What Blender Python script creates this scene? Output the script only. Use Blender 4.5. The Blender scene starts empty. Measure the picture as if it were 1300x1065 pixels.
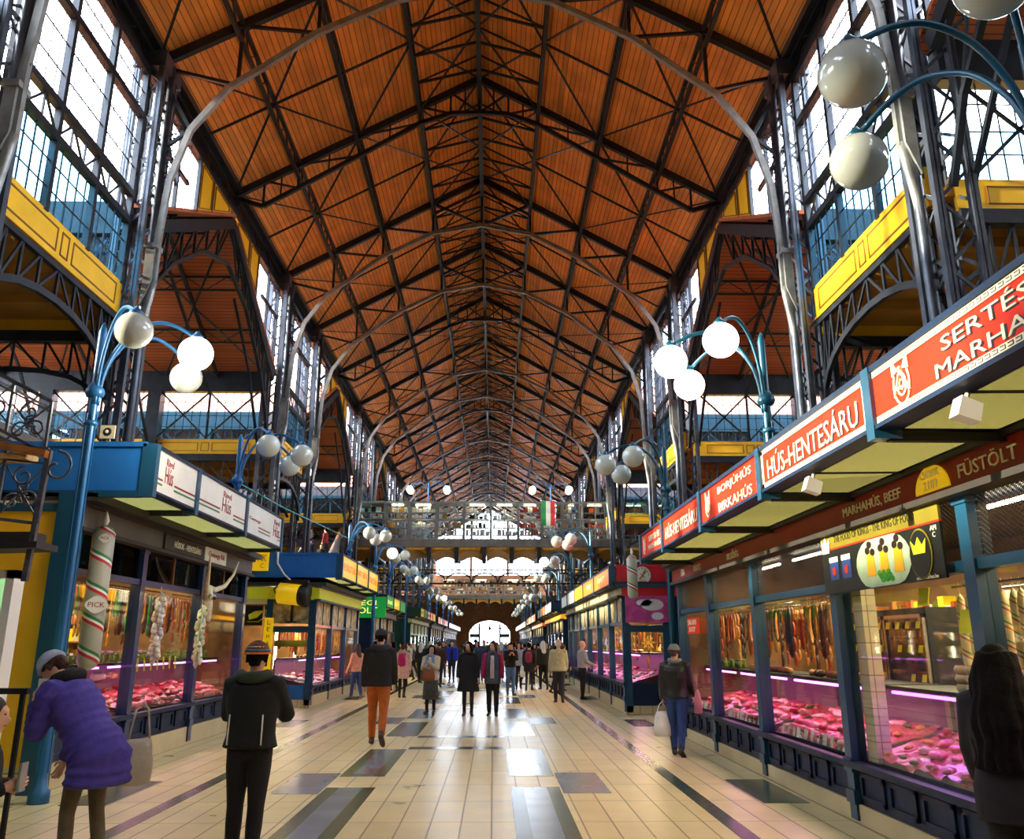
import bpy, math, random
from mathutils import Vector as V, Matrix, Euler
S = bpy.context.scene
COL = S.collection
R = random.Random(7)
PI = math.pi
# ---------------------------------------------------------------- camera, sky, sun, exposure
cd = bpy.data.cameras.new('camera'); cam = bpy.data.objects.new('camera', cd); COL.objects.link(cam)
cam.location = (0.585, 0, 1.65)
cam.rotation_euler = (math.radians(106.4), 0, math.radians(-1.18))
cd.sensor_width = 36; cd.lens = 36*1116/1300; cd.shift_y = -45/1300
cd.clip_start = 0.05; cd.clip_end = 500
S.camera = cam
W = bpy.data.worlds.new('sky'); S.world = W; W.use_nodes = True
wn = W.node_tree; bg = wn.nodes['Background']
bg.inputs[0].default_value = (0.90, 0.95, 1.0, 1); bg.inputs[1].default_value = 10.5
sd = bpy.data.lights.new('sun', 'SUN'); sd.energy = 11; sd.angle = math.radians(1.5); sd.color = (1, .86, .62)
so = bpy.data.objects.new('sun', sd); COL.objects.link(so)
so.rotation_euler = V((1, 0.10, -math.tan(math.radians(17)))).to_track_quat('-Z', 'Y').to_euler()
S.view_settings.view_transform = 'Standard'; S.view_settings.look = 'None'
S.view_settings.exposure = 0.95; S.view_settings.gamma = 1; S.view_settings.use_curve_mapping = False
S.cycles.use_denoising = True
S.cycles.max_bounces = 7; S.cycles.diffuse_bounces = 4; S.cycles.glossy_bounces = 3
S.cycles.transparent_max_bounces = 24; S.cycles.transmission_bounces = 4
S.cycles.sample_clamp_indirect = 6; S.cycles.caustics_reflective = False; S.cycles.caustics_refractive = False
# ---------------------------------------------------------------- materials
MATS = {}
def srgb(h):
    if isinstance(h, str):
        h = h.lstrip('#'); c = [int(h[i:i+2], 16)/255 for i in (0, 2, 4)]
    else: c = list(h)
    return tuple((x/12.92 if x <= .04045 else ((x+.055)/1.055)**2.4) for x in c)+(1,)
def mat(name, col, rough=.5, metal=0, emit=0, emitcol=None, var=.0, vscale=8, bump=0, bscale=30, alpha=None, spec=None, coat=0):
    if name in MATS: return MATS[name]
    m = bpy.data.materials.new(name); m.use_nodes = True; MATS[name] = m
    nt = m.node_tree; b = nt.nodes['Principled BSDF']
    c = srgb(col); b.inputs['Base Color'].default_value = c
    b.inputs['Roughness'].default_value = rough; b.inputs['Metallic'].default_value = metal
    if spec is not None: b.inputs['Specular IOR Level'].default_value = spec
    if coat: b.inputs['Coat Weight'].default_value = coat
    if emit:
        b.inputs['Emission Color'].default_value = srgb(emitcol or col); b.inputs['Emission Strength'].default_value = emit
    if alpha is not None: b.inputs['Alpha'].default_value = alpha
    if var or bump:
        tc = nt.nodes.new('ShaderNodeTexCoord')
    if var:
        n = nt.nodes.new('ShaderNodeTexNoise'); n.inputs['Scale'].default_value = vscale; n.inputs['Detail'].default_value = 5
        nt.links.new(tc.outputs['Object'], n.inputs['Vector'])
        r = nt.nodes.new('ShaderNodeValToRGB')
        r.color_ramp.elements[0].position = .3; r.color_ramp.elements[1].position = .7
        r.color_ramp.elements[0].color = tuple(x*(1-var) for x in c[:3])+(1,)
        r.color_ramp.elements[1].color = tuple(min(1, x*(1+var)) for x in c[:3])+(1,)
        nt.links.new(n.outputs['Fac'], r.inputs['Fac']); nt.links.new(r.outputs['Color'], b.inputs['Base Color'])
    if bump:
        n2 = nt.nodes.new('ShaderNodeTexNoise'); n2.inputs['Scale'].default_value = bscale; n2.inputs['Detail'].default_value = 4
        nt.links.new(tc.outputs['Object'], n2.inputs['Vector'])
        bp = nt.nodes.new('ShaderNodeBump'); bp.inputs['Strength'].default_value = bump; bp.inputs['Distance'].default_value = .02
        nt.links.new(n2.outputs['Fac'], bp.inputs['Height']); nt.links.new(bp.outputs['Normal'], b.inputs['Normal'])
    return m
def glassmat(name, tint, mixg=.10, rough=.03):
    m = bpy.data.materials.new(name); m.use_nodes = True; MATS[name] = m
    nt = m.node_tree; nt.nodes.clear()
    o = nt.nodes.new('ShaderNodeOutputMaterial'); t = nt.nodes.new('ShaderNodeBsdfTransparent'); g = nt.nodes.new('ShaderNodeBsdfGlossy')
    t.inputs[0].default_value = srgb(tint); g.inputs['Roughness'].default_value = rough
    fr = nt.nodes.new('ShaderNodeFresnel'); fr.inputs[0].default_value = 1.35
    mu = nt.nodes.new('ShaderNodeMath'); mu.operation = 'MULTIPLY'; mu.inputs[1].default_value = mixg*10
    nt.links.new(fr.outputs[0], mu.inputs[0])
    mx = nt.nodes.new('ShaderNodeMixShader'); nt.links.new(mu.outputs[0], mx.inputs[0]); nt.links.new(t.outputs[0], mx.inputs[1]); nt.links.new(g.outputs[0], mx.inputs[2])
    nt.links.new(mx.outputs[0], o.inputs[0]); return m
def stripemat(name, c1, c2, axis, period, duty=.12, rough=.6, var=.25, bump=.3, scale2=1.2, gloss=None):
    """boards: thin dark joints every period metres along an axis of object space"""
    m = bpy.data.materials.new(name); m.use_nodes = True; MATS[name] = m
    nt = m.node_tree; b = nt.nodes['Principled BSDF']; L = nt.links
    tc = nt.nodes.new('ShaderNodeTexCoord'); sp = nt.nodes.new('ShaderNodeSeparateXYZ'); L.new(tc.outputs['Object'], sp.inputs[0])
    dv = nt.nodes.new('ShaderNodeMath'); dv.operation = 'DIVIDE'; dv.inputs[1].default_value = period; L.new(sp.outputs[axis], dv.inputs[0])
    fr = nt.nodes.new('ShaderNodeMath'); fr.operation = 'FRACT'; L.new(dv.outputs[0], fr.inputs[0])
    fl = nt.nodes.new('ShaderNodeMath'); fl.operation = 'FLOOR'; L.new(dv.outputs[0], fl.inputs[0])
    lt = nt.nodes.new('ShaderNodeMath'); lt.operation = 'LESS_THAN'; lt.inputs[1].default_value = duty; L.new(fr.outputs[0], lt.inputs[0])
    wn_ = nt.nodes.new('ShaderNodeTexWhiteNoise'); wn_.noise_dimensions = '1D'; L.new(fl.outputs[0], wn_.inputs['W'])
    ns = nt.nodes.new('ShaderNodeTexNoise'); ns.inputs['Scale'].default_value = scale2; ns.inputs['Detail'].default_value = 6; L.new(tc.outputs['Object'], ns.inputs['Vector'])
    ad = nt.nodes.new('ShaderNodeMath'); ad.operation = 'MULTIPLY_ADD'; ad.inputs[1].default_value = .35; L.new(wn_.outputs['Value'], ad.inputs[0]); L.new(ns.outputs['Fac'], ad.inputs[2])
    mr = nt.nodes.new('ShaderNodeMapRange'); mr.inputs[1].default_value = .3; mr.inputs[2].default_value = 1.0; mr.inputs[3].default_value = 1-var; mr.inputs[4].default_value = 1+var
    L.new(ad.outputs[0], mr.inputs[0])
    hs = nt.nodes.new('ShaderNodeHueSaturation'); hs.inputs['Color'].default_value = srgb(c1); L.new(mr.outputs[0], hs.inputs['Value'])
    mx = nt.nodes.new('ShaderNodeMix'); mx.data_type = 'RGBA'; L.new(lt.outputs[0], mx.inputs[0]); L.new(hs.outputs[0], mx.inputs[6]); mx.inputs[7].default_value = srgb(c2)
    L.new(mx.outputs[2], b.inputs['Base Color']); b.inputs['Roughness'].default_value = rough
    if bump:
        iv = nt.nodes.new('ShaderNodeMath'); iv.operation = 'SUBTRACT'; iv.inputs[0].default_value = 1; L.new(lt.outputs[0], iv.inputs[1])
        bp = nt.nodes.new('ShaderNodeBump'); bp.inputs['Strength'].default_value = bump; bp.inputs['Distance'].default_value = .01
        L.new(iv.outputs[0], bp.inputs['Height']); L.new(bp.outputs[0], b.inputs['Normal'])
    return m
def tilemat(name, c1, c2, grout, bw, bh, mortar=.012, rough=.25, var=.1, rot=0, offset=0.0):
    m = bpy.data.materials.new(name); m.use_nodes = True; MATS[name] = m
    nt = m.node_tree; b = nt.nodes['Principled BSDF']; L = nt.links
    tc = nt.nodes.new('ShaderNodeTexCoord'); mp = nt.nodes.new('ShaderNodeMapping')
    mp.inputs['Rotation'].default_value = rot if isinstance(rot, tuple) else (0, 0, rot)
    L.new(tc.outputs['Object'], mp.inputs[0])
    br = nt.nodes.new('ShaderNodeTexBrick'); L.new(mp.outputs[0], br.inputs['Vector'])
    br.inputs['Color1'].default_value = srgb(c1); br.inputs['Color2'].default_value = srgb(c2); br.inputs['Mortar'].default_value = srgb(grout)
    br.inputs['Scale'].default_value = 1; br.inputs['Mortar Size'].default_value = mortar; br.inputs['Brick Width'].default_value = bw; br.inputs['Row Height'].default_value = bh
    br.offset = offset; br.inputs['Mortar Smooth'].default_value = .2
    ns = nt.nodes.new('ShaderNodeTexNoise'); ns.inputs['Scale'].default_value = 1.7; ns.inputs['Detail'].default_value = 6; L.new(tc.outputs['Object'], ns.inputs['Vector'])
    mr = nt.nodes.new('ShaderNodeMapRange'); mr.inputs[1].default_value = .3; mr.inputs[2].default_value = .7; mr.inputs[3].default_value = 1-var; mr.inputs[4].default_value = 1+var; L.new(ns.outputs['Fac'], mr.inputs[0])
    hs = nt.nodes.new('ShaderNodeHueSaturation'); L.new(br.outputs['Color'], hs.inputs['Color']); L.new(mr.outputs[0], hs.inputs['Value'])
    L.new(hs.outputs[0], b.inputs['Base Color'])
    r2 = nt.nodes.new('ShaderNodeMapRange'); r2.inputs[3].default_value = rough; r2.inputs[4].default_value = min(1, rough+.25); L.new(ns.outputs['Fac'], r2.inputs[0]); L.new(r2.outputs[0], b.inputs['Roughness'])
    bp = nt.nodes.new('ShaderNodeBump'); bp.inputs['Strength'].default_value = .35; bp.inputs['Distance'].default_value = .004; bp.invert = True
    L.new(br.outputs['Fac'], bp.inputs['Height']); L.new(bp.outputs[0], b.inputs['Normal'])
    return m
IRON = mat('iron', '#2b3036', .42, .55, var=.25, vscale=3, bump=.15)
IRON2 = mat('iron_light', '#8a8b86', .45, .4, var=.25, vscale=4, bump=.1)
IRON3 = mat('iron_wrought', '#5d6068', .4, .6, var=.2, vscale=20)
ROOF = stripemat('roof_boards', '#ec9c44', '#7c3e12', 0, .15, .12, .55, .28)
SROOF = stripemat('side_roof_boards', '#b25a2c', '#4a200e', 1, .15, .12, .6, .2)
CEIL = mat('ochre_vault', '#b8822a', .7, var=.2, vscale=1.5)
YEL = mat('yellow_panel', '#e8b216', .45, var=.08, vscale=2)
YLINE = mat('brown_line', '#7a4a12', .6)
BLUE = mat('blue_paint', '#0d4360', .4, .0, var=.12, vscale=4, coat=.15)
NAVY = mat('navy_paint', '#10305c', .3, var=.12, vscale=4, coat=.4)
CIRON = mat('column_iron', '#4c535d', .4, .5, var=.25, vscale=3, bump=.15)
DBLUE = mat('dark_blue_paint', '#0b2340', .5, var=.15, vscale=4, spec=.3)
BRIGHTBLUE = mat('bright_blue_paint', '#1062ac', .5, var=.1, vscale=3)
LAMPBLUE = mat('lamp_post_blue', '#1c5f94', .35, .1, var=.1, vscale=6)
LAMPTEAL = mat('lamp_post_teal', '#16526c', .3, .2, var=.1, vscale=6)
CREAM = tilemat('cream_plinth_tile', '#c9b98e', '#bfae84', '#7b6f52', .3, .22, .008, .4, .12, (PI/2, 0, PI/2))
CREAM2 = tilemat('cream_plinth_tile_end', '#c9b98e', '#bfae84', '#7b6f52', .3, .22, .008, .4, .12, (PI/2, 0, 0))
BRICK = tilemat('brick_wall', '#8a5a3a', '#6e4429', '#4c3a2c', .26, .08, .012, .8, .2, (PI/2, 0, 0), .5)
BRICKS = tilemat('brick_wall_side', '#7d5236', '#68412a', '#4c3a2c', .26, .08, .012, .8, .2, (PI/2, 0, PI/2), .5)
FLOOR = tilemat('floor_tile', '#e3d4a6', '#d9c896', '#8a7c5c', 1.16, .29, .009, .20, .12, PI/2)
TGREEN = mat('green_grey_tile', '#3f5142', .24, var=.15, vscale=2)
TBLUE = mat('blue_grey_tile', '#6f7d8e', .22, var=.15, vscale=2)
PANE = glassmat('roof_pane', '#f4f8ff', .03)
PANEB = glassmat('blue_pane', '#b4dcf0', .03)
SHOPG = glassmat('shop_glass', '#f4f6f4', .022)
DARKG = glassmat('dark_glass', '#8f7448', .12)
WHITE = mat('white_enamel', '#e6e4da', .4)
BLACK = mat('black_rubber', '#101114', .55)
TUBE = mat('tube_light', '#fff4d8', .4, emit=14, emitcol='#fff0c8')
TUBEP = mat('pink_tube_light', '#ffb0f0', .4, emit=5, emitcol='#e070ff')
SOFFIT = mat('lit_soffit', '#d6c870', .5, emit=.5, emitcol='#ffe878', var=.12, vscale=1.3)
GLOBE = mat('opal_globe', '#bcc4ba', .12, spec=.6, coat=.5)
GLOBEL = mat('opal_globe_lit', '#fff6e0', .2, emit=4.5, emitcol='#fff2d8')
WOOD = mat('varnished_wood', '#a8692c', .35, var=.3, vscale=9, bump=.1)
STEEL = mat('brushed_steel', '#b8bcc0', .25, .9)
# ---------------------------------------------------------------- mesh builder
class MB:
    def __init__(s): s.v = []; s.f = []; s.sm = []
    def add(s, vs, fs, smooth=False):
        o = len(s.v); s.v += [tuple(p) for p in vs]; s.f += [tuple(i+o for i in f) for f in fs]; s.sm += [smooth]*len(fs); return s
    def box(s, x0, y0, z0, x1, y1, z1):
        if x0 > x1: x0, x1 = x1, x0
        if y0 > y1: y0, y1 = y1, y0
        if z0 > z1: z0, z1 = z1, z0
        return s.add([(x0,y0,z0),(x1,y0,z0),(x1,y1,z0),(x0,y1,z0),(x0,y0,z1),(x1,y0,z1),(x1,y1,z1),(x0,y1,z1)],
                     [(0,3,2,1),(4,5,6,7),(0,1,5,4),(1,2,6,5),(2,3,7,6),(3,0,4,7)])
    def bar(s, a, b, w, h=None, up=(0,0,1)):
        a, b = V(a), V(b); h = h or w; d = b-a
        if d.length < 1e-6: return s
        d.normalize(); u = V(up); x = d.cross(u)
        if x.length < 1e-4: x = d.cross(V((1,0,0)))
        x.normalize(); y = x.cross(d).normalized(); x = x*(w/2); y = y*(h/2)
        return s.add([a-x-y,a+x-y,a+x+y,a-x+y,b-x-y,b+x-y,b+x+y,b-x+y],
                     [(0,3,2,1),(4,5,6,7),(0,1,5,4),(1,2,6,5),(2,3,7,6),(3,0,4,7)])
    def tube(s, pts, r, n=8, cap=True, flat=1.0, ref=None):
        pts = [V(p) for p in pts]; k = len(pts)
        rs = r if isinstance(r, (list, tuple)) else [r]*k
        rings = []; x = None
        for i, p in enumerate(pts):
            d = (pts[min(i+1, k-1)]-pts[max(i-1, 0)])
            d = d.normalized() if d.length > 1e-9 else V((0,0,1))
            if x is None:
                x = V(ref) if ref else (V((1,0,0)) if abs(d.x) < .9 else V((0,1,0)))
            x = x - d*x.dot(d)
            if x.length < 1e-6: x = d.orthogonal()
            x.normalize(); y = d.cross(x)
            rr = rs[i]; ra, rb = (rr if isinstance(rr, tuple) else (rr, rr*flat))
            rings.append([p+x*(ra*math.cos(2*PI*j/n))+y*(rb*math.sin(2*PI*j/n)) for j in range(n)])
        vs = [q for rg in rings for q in rg]; fs = []
        for i in range(k-1):
            for j in range(n): fs.append((i*n+j, i*n+(j+1)%n, (i+1)*n+(j+1)%n, (i+1)*n+j))
        if cap: fs.append(tuple(reversed(range(n)))); fs.append(tuple(range((k-1)*n, k*n)))
        return s.add(vs, fs, True)
    def lathe(s, c, prof, n=16):
        c = V(c); vs = []; fs = []; k = len(prof)
        for r, z in prof:
            for j in range(n): vs.append(c+V((r*math.cos(2*PI*j/n), r*math.sin(2*PI*j/n), z)))
        for i in range(k-1):
            for j in range(n): fs.append((i*n+j, i*n+(j+1)%n, (i+1)*n+(j+1)%n, (i+1)*n+j))
        fs.append(tuple(reversed(range(n)))); fs.append(tuple(range((k-1)*n, k*n)))
        return s.add(vs, fs, True)
    def ball(s, c, rx, ry=None, rz=None, n=14, m=9, noise=0, rnd=None):
        ry = ry or rx; rz = rz or rx; c = V(c); vs = []; fs = []
        for i in range(1, m):
            t = PI*i/m
            for j in range(n):
                p = 2*PI*j/n; k = 1+(rnd.uniform(-noise, noise) if noise else 0)
                vs.append(c+V((rx*math.sin(t)*math.cos(p)*k, ry*math.sin(t)*math.sin(p)*k, rz*math.cos(t)*k)))
        a = len(vs); vs.append(c+V((0,0,rz))); vs.append(c-V((0,0,rz)))
        for i in range(m-2):
            for j in range(n): fs.append((i*n+j, (i+1)*n+j, (i+1)*n+(j+1)%n, i*n+(j+1)%n))
        for j in range(n):
            fs.append((a, j, (j+1)%n)); fs.append((a+1, (m-2)*n+(j+1)%n, (m-2)*n+j))
        return s.add(vs, fs, True)
    def prism(s, poly, off):
        """closed polygon extruded by the vector off"""
        n = len(poly); a = [V(p) for p in poly]; o = V(off)
        return s.add(a+[p+o for p in a], [tuple(reversed(range(n))), tuple(range(n, 2*n))]+[(i, (i+1)%n, n+(i+1)%n, n+i) for i in range(n)])
    def lattice(s, a, b, d, n, w=.05, cw=.08, cross=False, up=None):
        """two chords a-b and (a+d)-(b+d) with a zigzag web"""
        a, b, d = V(a), V(b), V(d); u = up or d
        s.bar(a, b, cw, cw, u); s.bar(a+d, b+d, cw, cw, u)
        for i in range(n):
            p = a.lerp(b, i/n); q = a.lerp(b, (i+1)/n)
            if cross: s.bar(p, q+d, w, w*.5, u); s.bar(p+d, q, w, w*.5, u)
            elif i % 2: s.bar(p+d, q, w, w*.5, u)
            else: s.bar(p, q+d, w, w*.5, u)
        return s
    def scroll(s, c, ax, ay, r, turns=1.4, t=.012, n=14, start=0, dirn=1):
        c, ax, ay = V(c), V(ax), V(ay); pts = []
        for i in range(n+1):
            k = i/n; a = start+dirn*turns*2*PI*k; rr = r*(1-.78*k)
            pts.append(c+ax*(rr*math.cos(a))+ay*(rr*math.sin(a)))
        return s.tube(pts, t, 4)
    def mesh(s, name):
        me = bpy.data.meshes.new(name); me.from_pydata(s.v, [], s.f)
        me.polygons.foreach_set('use_smooth', s.sm); me.update(); return me
    def build(s, name, m, parent=None, loc=None):
        me = s.mesh(name)
        for k in (m if isinstance(m, (list, tuple)) else [m]): me.materials.append(k)
        o = bpy.data.objects.new(name, me); COL.objects.link(o)
        if parent: o.parent = parent
        if loc: o.location = loc
        return o
def tag(o, label=None, cat=None, group=None, kind=None):
    if label: o['label'] = label
    if cat: o['category'] = cat
    if group: o['group'] = group
    if kind: o['kind'] = kind
    return o
def empty(name, loc, label, cat, group=None, rz=0, kind=None):
    o = bpy.data.objects.new(name, None); COL.objects.link(o); o.location = loc; o.rotation_euler = (0, 0, rz)
    o.empty_display_size = .1
    return tag(o, label, cat, group, kind)
def part(mb, name, m, root, label=None):
    """world-space mesh put under an unrotated root"""
    L = root.matrix_basis.translation if root.parent is None else V((0,0,0))
    if root.parent is None:
        mb.v = [(x-L.x, y-L.y, z-L.z) for x, y, z in mb.v]
    else:
        g = root; t = V((0,0,0))
        while g: t += g.location; g = g.parent
        mb.v = [(x-t.x, y-t.y, z-t.z) for x, y, z in mb.v]
    o = mb.build(name, m, root)
    if label: o['label'] = label
    return o
def copy_tree(o, parent=None, keep=()):
    c = o.copy(); COL.objects.link(c); c.parent = parent
    for ch in list(o.children): copy_tree(ch, c)
    return c
ORD = ['nearest', 'second nearest', 'third nearest', 'fourth nearest', 'fifth nearest', 'sixth nearest', 'seventh nearest', 'eighth nearest', 'ninth nearest', 'tenth nearest', 'eleventh nearest', 'twelfth nearest', 'thirteenth nearest', 'fourteenth nearest', 'fifteenth nearest','sixteenth nearest','seventeenth nearest','eighteenth nearest','nineteenth nearest','twentieth nearest','farthest']
FONT_CACHE = {}
def text_mb(txt, height, width=None, depth=.006, bold=.0):
    """lettering as geometry in the xz plane facing -y, centred; returns list of verts/faces"""
    cu = bpy.data.curves.new('t', 'FONT'); cu.body = txt; cu.extrude = depth; cu.offset = bold; cu.align_x = 'CENTER'; cu.align_y = 'CENTER'; cu.resolution_u = 2
    cu.space_line = .95
    o = bpy.data.objects.new('t', cu); COL.objects.link(o)
    bpy.context.view_layer.update()
    me = bpy.data.meshes.new_from_object(o.evaluated_get(bpy.context.evaluated_depsgraph_get()))
    vs = [v.co.copy() for v in me.vertices]; fs = [tuple(p.vertices) for p in me.polygons]
    bpy.data.objects.remove(o); bpy.data.curves.remove(cu); bpy.data.meshes.remove(me)
    x0 = min(v.x for v in vs); x1 = max(v.x for v in vs); y0 = min(v.y for v in vs); y1 = max(v.y for v in vs)
    sy = height/(y1-y0); sx = (width/(x1-x0)) if width else sy
    return [((v.x-(x0+x1)/2)*sx, (v.y-(y0+y1)/2)*sy, v.z) for v in vs], fs
def text_on(mb, txt, c, height, width, right, up=(0,0,1), depth=.006, bold=.0, shear=0):
    """add lettering centred at c, running along right"""
    vs, fs = text_mb(txt, height, width, depth, bold)
    r, u = V(right).normalized(), V(up).normalized(); n = r.cross(u); c = V(c)
    mb.add([c+r*(x+shear*y)+u*y+n*z for x, y, z in vs], fs); return mb
# ================================================================ THE SETTING
XC = 8.17
NB = [-7.1, 13.3, 33.7, 54.1, 74.5, 94.9, 115.3]          # narrow bays start here, 6.4 m long
NW = 6.4
YB, YE, XO = -8.0, 128.0, 24.0
ZE, ZR = 16.05, 20.7
def zr(x): return ZR-(ZR-ZE)*abs(x)/XC
SIDE = {-1: 'left', 1: 'right'}
# floor with its inlaid stripes
fl = MB().box(-XO, YB, -.1, XO, YE, 0).build('floor', FLOOR); tag(fl, 'long pale cream floor tiles of the market aisle', 'floor', kind='structure')
g_ = MB(); b_ = MB()
for s in (-1, 1): g_.box(s*2.86-.085, YB+.1, 0, s*2.86+.085, YE-.1, .003)
for k in range(-1, 12):
    y = 20.85+k*9.0
    if y+3.6 > YE: break
    for yy in (y-3.75, y+3.45): g_.box(-.78, yy, 0, .78, yy+.34, .003)
    for a, b in ((y-3.45, y-.45), (y+.45, y+3.45)):
        for s in (-1, 1):
            x0, x1 = sorted((s*.80, s*1.38)); a2 = a
            g_.box(x0, a2, 0, x0+.15, b, .003); g_.box(x1-.15, a2, 0, x1, b, .003)
            b_.box(x0+.15, a2, 0, x1-.15, b, .003)
    for s in (-1, 1):
        b_.box(s*1.40, y-.9, 0, s*1.95, y+.75, .003); g_.box(s*3.5, y-1.6, 0, s*4.0, y+.1, .003)
g_.build('green_stripe_inlay', TGREEN, fl)['label'] = 'dark green stripes set in the tiles'; b_.build('blue_grey_inlay', TBLUE, fl)['label'] = 'blue grey tile panels'
# nave roof
for s in (-1, 1):
    m = MB(); x1 = s*(XC+.28)
    m.prism([(0, YB, ZR+.28), (x1, YB, zr(x1)+.28), (x1, YB, zr(x1)+.42), (0, YB, ZR+.42)], (0, YE-YB, 0))
    tag(m.build('ceiling', ROOF), 'orange boarded slope of the nave roof on the %s side' % SIDE[s], 'ceiling', kind='structure')
# eave girders
for s in (-1, 1):
    m = MB(); x = s*XC
    m.lattice((x, YB, 15.45), (x, YE, 15.45), (0, 0, .6), 150, .05, .13)
    m.box(x-.22, YB, 16.1, x+.26, YE, 16.32).box(x+s*.10, YB, 15.4, x+s*.16, YE, 16.15)
    tag(m.build('trim_eaves_%s' % SIDE[s], IRON), 'dark riveted eaves girder along the %s side of the nave' % SIDE[s], 'girder', kind='structure')
# end walls
def endwall(y, t, name, lab, far):
    m = MB()
    if far:
        m.box(-XO, y, 0, -2.75, y+t, 4.7); m.box(2.95, y, 0, XO, y+t, 4.7)
        n = 14; ring = [(2.85*math.cos(PI*i/n)+.1, 2.85*.64*math.sin(PI*i/n)+2.8) for i in range(n+1)]
        for i in range(n):
            (x0, z0), (x1, z1) = ring[i], ring[i+1]
            m.prism([(x0, y, z0), (x0, y, 4.7), (x1, y, 4.7), (x1, y, z1)], (0, t, 0))
        m.box(-XO, y, 4.7, XO, y+t, 10.9)
        for a, b in ((-XO, -7.6), (7.6, XO)): m.box(a, y, 10.9, b, y+t, 16.2)
        for sg in (-1, 1):
            m.prism([(sg*XC, y, 16.2), (sg*7.6, y, 16.2), (sg*7.6, y, zr(7.6)+.25), (sg*XC, y, zr(XC)+.25)], (0, t, 0))
            m.prism([(0, y, ZR-.3), (sg*7.6, y, zr(7.6)-.3), (sg*7.6, y, zr(7.6)+.25), (0, y, ZR+.25)], (0, t, 0))
        for x in (-2.6, 2.6): m.box(x-.16, y, 10.9, x+.16, y+t, zr(2.6))
    else:
        m.box(-XO, y, 0, XO, y+t, 16.2); m.prism([(-XC, y, 16.2), (XC, y, 16.2), (0, y, ZR+.2)], (0, t, 0))
    tag(m.build(name, BRICK), lab, 'wall', kind='structure')
endwall(YE, .6, 'wall_far', 'brown brick end wall with an arched entrance', True)
endwall(YB-.6, .6, 'wall_near', 'brick end wall behind the viewer', False)
m = MB()
for x in (-4.0, -1.35, 1.55, 4.2):
    if abs(x) < 2.7: m.box(x-.13, YE-.1, 0, x+.13, YE+.15, 4.3)
m.box(-2.7, YE-.1, 3.5, 2.9, YE+.15, 3.66).box(-.05, YE-.1, 3.3, .25, YE+.1, 3.9); m.box(-2.7, YE-.1, 0, -1.35, YE+.15, 1.5).box(-2.7, YE-.1, 2.35, -1.35, YE+.15, 2.85); m.box(1.55, YE-.1, 0, 2.9, YE+.15, 1.5).box(1.55, YE-.1, 2.35, 2.9, YE+.15, 2.85)
dr = m.build('door_1', IRON); tag(dr, 'arched glazed entrance doorway glowing white at the far end', 'door', kind='structure')
MB().box(-2.75, YE+.3, 0, 2.95, YE+.31, 4.65).build('pane', PANE, dr)
m = MB()
for k in range(1, 19): x = -7.6+k*.8; m.box(x-.03, YE+.2, 10.9, x+.03, YE+.28, zr(x)-.1)
for k in range(1, 9):
    z = 10.9+k*1.1; w2 = min(7.6, (ZR-z)/(ZR-ZE)*XC-.2)
    if w2 > .5: m.box(-w2, YE+.2, z-.03, w2, YE+.28, z+.03)
w_ = m.build('window_1', IRON); tag(w_, 'tall white glazed gable in the far end wall above the bridge', 'window', kind='structure')
MB().prism([(-7.6, YE+.3, 10.9), (7.6, YE+.3, 10.9), (7.6, YE+.3, zr(7.6)), (0, YE+.3, ZR), (-7.6, YE+.3, zr(7.6))], (0, .01, 0)).build('pane', PANE, w_)
# outer side walls
for s in (-1, 1):
    m = MB(); x0, x1 = s*XO, s*(XO+.5)
    m.box(x0, YB, 0, x1, YE, 8.9)
    for i, b in enumerate(NB):
        a = b+NW; c = NB[i+1] if i+1 < len(NB) else YE
        m.box(x0, a, 8.9, x1, a+2.2, 11.8); m.box(x0, c-2.2, 8.9, x1, c, 11.8)
        mid = (a+c)/2; m.box(x0, a+2.2, 13.0, x1, c-2.2, 13.2) if c-a > 8 else None
    tag(m.build('wall_'+SIDE[s], BRICKS), 'brick outer wall behind the side stalls on the '+SIDE[s], 'wall', kind='structure')
m = MB().box(-90, -60, -.35, 90, 220, -.12); tag(m.build('ground', mat('asphalt', '#5b5c5e', .9, var=.2)), 'grey street paving outside the hall', 'ground', kind='structure')

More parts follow.
